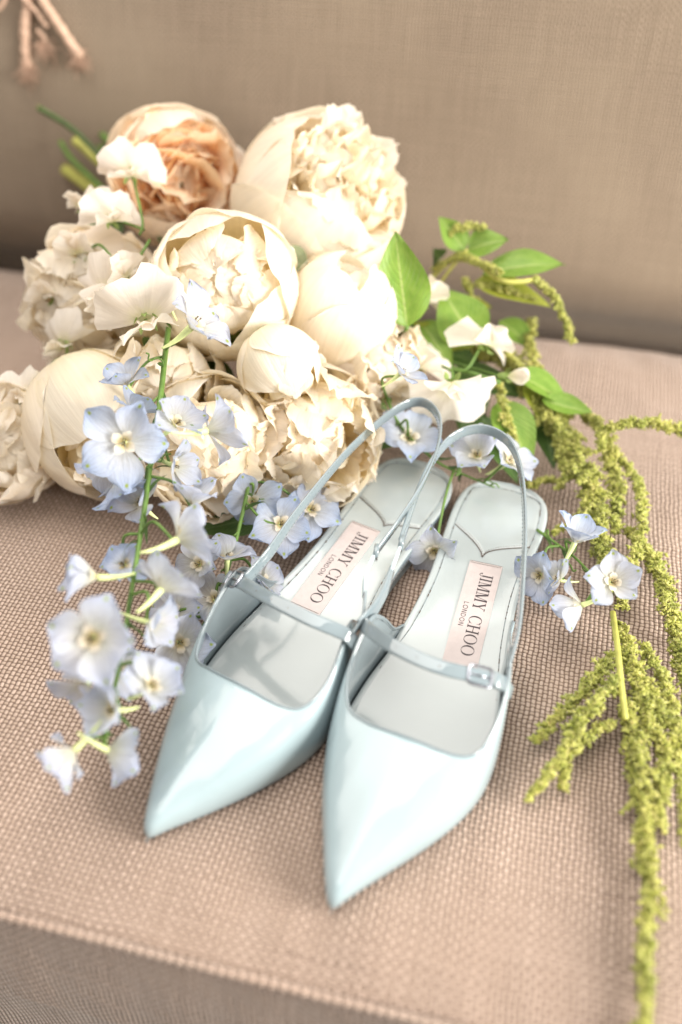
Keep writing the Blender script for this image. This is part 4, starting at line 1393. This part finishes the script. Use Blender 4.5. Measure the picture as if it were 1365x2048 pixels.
# ---- leaves (each on the sprig it grows from)
lf = thing('leafy_sprig', at(800, 660, 5.5), 'leafy green sprig whose long pointed leaf stands up beside the closed peony', 'leafy sprig')
part('stem', tube(cat([at(815, 655, 8), at(800, 680, 6), at(850, 720, 5), at(940, 745, 5.2), at(1000, 765, 5.4)], 8), .13, 7), M['stem'], lf)
part('leaf', leaf_geo(at(815, 655, 8), at(790, 462, 12.6), 1.45, axis_at(at(790, 560, 9), .15, 0, 1), np.random.RandomState(5), fold=.30, droop=.10, wave=.16, twist=.25), M['leaf'], lf)
part('leaf', leaf_geo(at(950, 690, 5.5), at(885, 575, 8), 1.5, axis_at(at(920, 620, 7), .1, .2, 1), np.random.RandomState(6), fold=.3, droop=.1), M['leaf'], lf)
part('leaf', leaf_geo(at(1000, 800, 4), at(1065, 935, 2.2), 1.15, axis_at(at(1040, 860, 3), .3, .3, 1), np.random.RandomState(7), fold=.35, droop=.12), M['leaf'], lf)
part('leaf', leaf_geo(at(1030, 745, 5), at(1150, 810, 3.6), .9, axis_at(at(1080, 780, 5), .1, .8, .8), np.random.RandomState(8), fold=.4, droop=.12), M['leaf'], lf)
part('leaf', leaf_geo(at(1085, 800, 4), at(1186, 828, 3.8), .7, axis_at(at(1080, 780, 5), .1, .6, .8), np.random.RandomState(9), fold=.4, droop=-.05), M['leaf'], lf)
part('leaf', leaf_geo(at(790, 670, 5.5), at(950, 690, 5), .9, axis_at(at(880, 680, 5), .1, .4, .9), np.random.RandomState(10), fold=.3, droop=.1), M['leafy'], lf)
l2 = thing('leafy_sprig', at(900, 540, 7), 'leafy green sprig fanning out before the backrest at the upper right', 'leafy sprig')
part('stem', tube(cat([at(860, 600, 6), at(900, 540, 8), at(935, 500, 9.5)], 8), .1, 7), M['stemy'], l2)
for k, (b, t_, wd, upv, mt) in enumerate([((930, 500, 9.3), (880, 432, 11), .75, (.2, .2, 1), 'leaf'), ((935, 500, 9.3), (1015, 475, 10.4), .95, (0, .6, .8), 'leaf'), ((965, 545, 8.6), (1130, 518, 9.8), 1.05, (0, .7, .7), 'leaf'),
                                          ((950, 560, 8.2), (1105, 605, 7.6), .8, (0, .6, .8), 'leafy'), ((880, 520, 8), (870, 500, 9), .6, (0, .3, 1), 'leafd'), ((860, 700, 4.5), (960, 720, 4.2), .9, (0, .5, .9), 'leafd'), ((900, 740, 3.6), (1060, 790, 3), .9, (0, .5, .9), 'leafd'), ((1080, 820, 2.6), (1110, 930, 1.6), .8, (0, .5, .9), 'leafd'), ((840, 640, 6), (905, 735, 5.2), .9, (.1, .4, .9), 'leaf'), ((1000, 640, 5.4), (1075, 700, 4.4), .8, (.1, .6, .8), 'leaf'), ((1050, 760, 4.2), (1150, 890, 2.4), .9, (.2, .5, .9), 'leafy'), ((905, 620, 6), (985, 610, 6.4), .7, (0, .5, .9), 'leafy'), ((960, 830, 3), (1040, 960, 1.4), .9, (.2, .5, .9), 'leafd')]):
    cc_ = at(*b)
    part('leaf', leaf_geo(cc_, at(*t_), wd, axis_at(cc_, *upv), np.random.RandomState(60 + k), fold=.3, droop=.12, wave=.12), M[mt], l2)
# greyish sepals and shaded foliage between the flower heads
l3 = thing('bouquet_foliage', at(400, 700, 4), 'dark green leaves filling the gaps between the bouquet flower heads', 'foliage')
part('leaf', leaf_geo(at(562, 500, 11.2), at(620, 545, 10.2), .85, axis_at(at(590, 520, 11), .3, .6, .8), np.random.RandomState(71), fold=.25, droop=.1), M['sepal'], l3)
part('leaf', leaf_geo(at(500, 722, 9.6), at(604, 686, 10.3), .62, axis_at(at(545, 695, 10), 0, .7, .8), np.random.RandomState(72), fold=.25, droop=.16), M['sepal'], l3)
rl = np.random.RandomState(77)
for (x, y, z) in [(300, 455, 9.5), (320, 480, 9), (250, 450, 9), (330, 690, 7.5), (310, 730, 7), (345, 740, 6.5), (470, 760, 6), (520, 700, 7), (600, 560, 7), (560, 510, 8), (780, 640, 5), (730, 560, 7), (480, 1020, 1.8), (540, 1030, 1.6), (430, 1000, 1.8), 
                  (820, 780, 3), (860, 840, 2.5), (790, 820, 3), (920, 860, 2), (960, 820, 2), (440, 960, 2)]:
    b = at(x, y, z)
    t_ = b + nrm(rl.randn(3) * A(1, 1, .35)) * rl.uniform(3.2, 5)
    t_[2] = max(t_[2], .6)
    part('leaf', leaf_geo(b, t_, rl.uniform(.7, 1.1), axis_at(b, 0, .2, 1), rl), M['leafd'], l3)

# cut stems sticking out behind the bouquet
groupS = 'cut stems at the back of the bouquet'
for k, (lab_, pts, r_, mt) in enumerate([
    ('longest dark green cut stem, pointing up and left towards the cord tie', [(78, 216, 12.5), (150, 262, 11.5), (230, 345, 9.5), (330, 450, 8)], .22, 'stemd'),
    ('bluish green cut stem, lowest and leftmost but for the longest one', [(122, 285, 9), (150, 325, 8.5), (230, 400, 8)], .2, 'stem'),
    ('thick yellow green cut stem closest to the lowest sweet pea tip', [(132, 340, 7), (180, 375, 7), (240, 430, 7)], .42, 'stemy'),
    ('yellow green stem lying right under the longest dark one', [(150, 280, 9.8), (190, 315, 9), (260, 380, 8.6)], .35, 'stemy'),
    ('short dark green stem between the long stem and the peach rose', [(205, 268, 9.6), (235, 305, 9), (290, 360, 8.6)], .24, 'stem'),
    ('olive stem tip peeking out just left of the peach rose', [(272, 252, 9.4), (290, 290, 9), (330, 340, 8.6)], .36, 'stemy'),
    ('dim green stem beside the short dark one', [(180, 262, 9), (215, 310, 8.6), (280, 380, 8)], .22, 'stem')]):
    st = thing('cut_stem', at(*pts[0]), lab_, 'flower stem', groupS)
    c = cat([at(*p) for p in pts], 8)
    part('stalk', tube(c, r_, 9), M[mt], st)
    part('cut_end', tube(np.array([c[0], c[0] + (c[0] - c[1]) * .05]), r_ * 1.03, 9), M['stemy'], st)
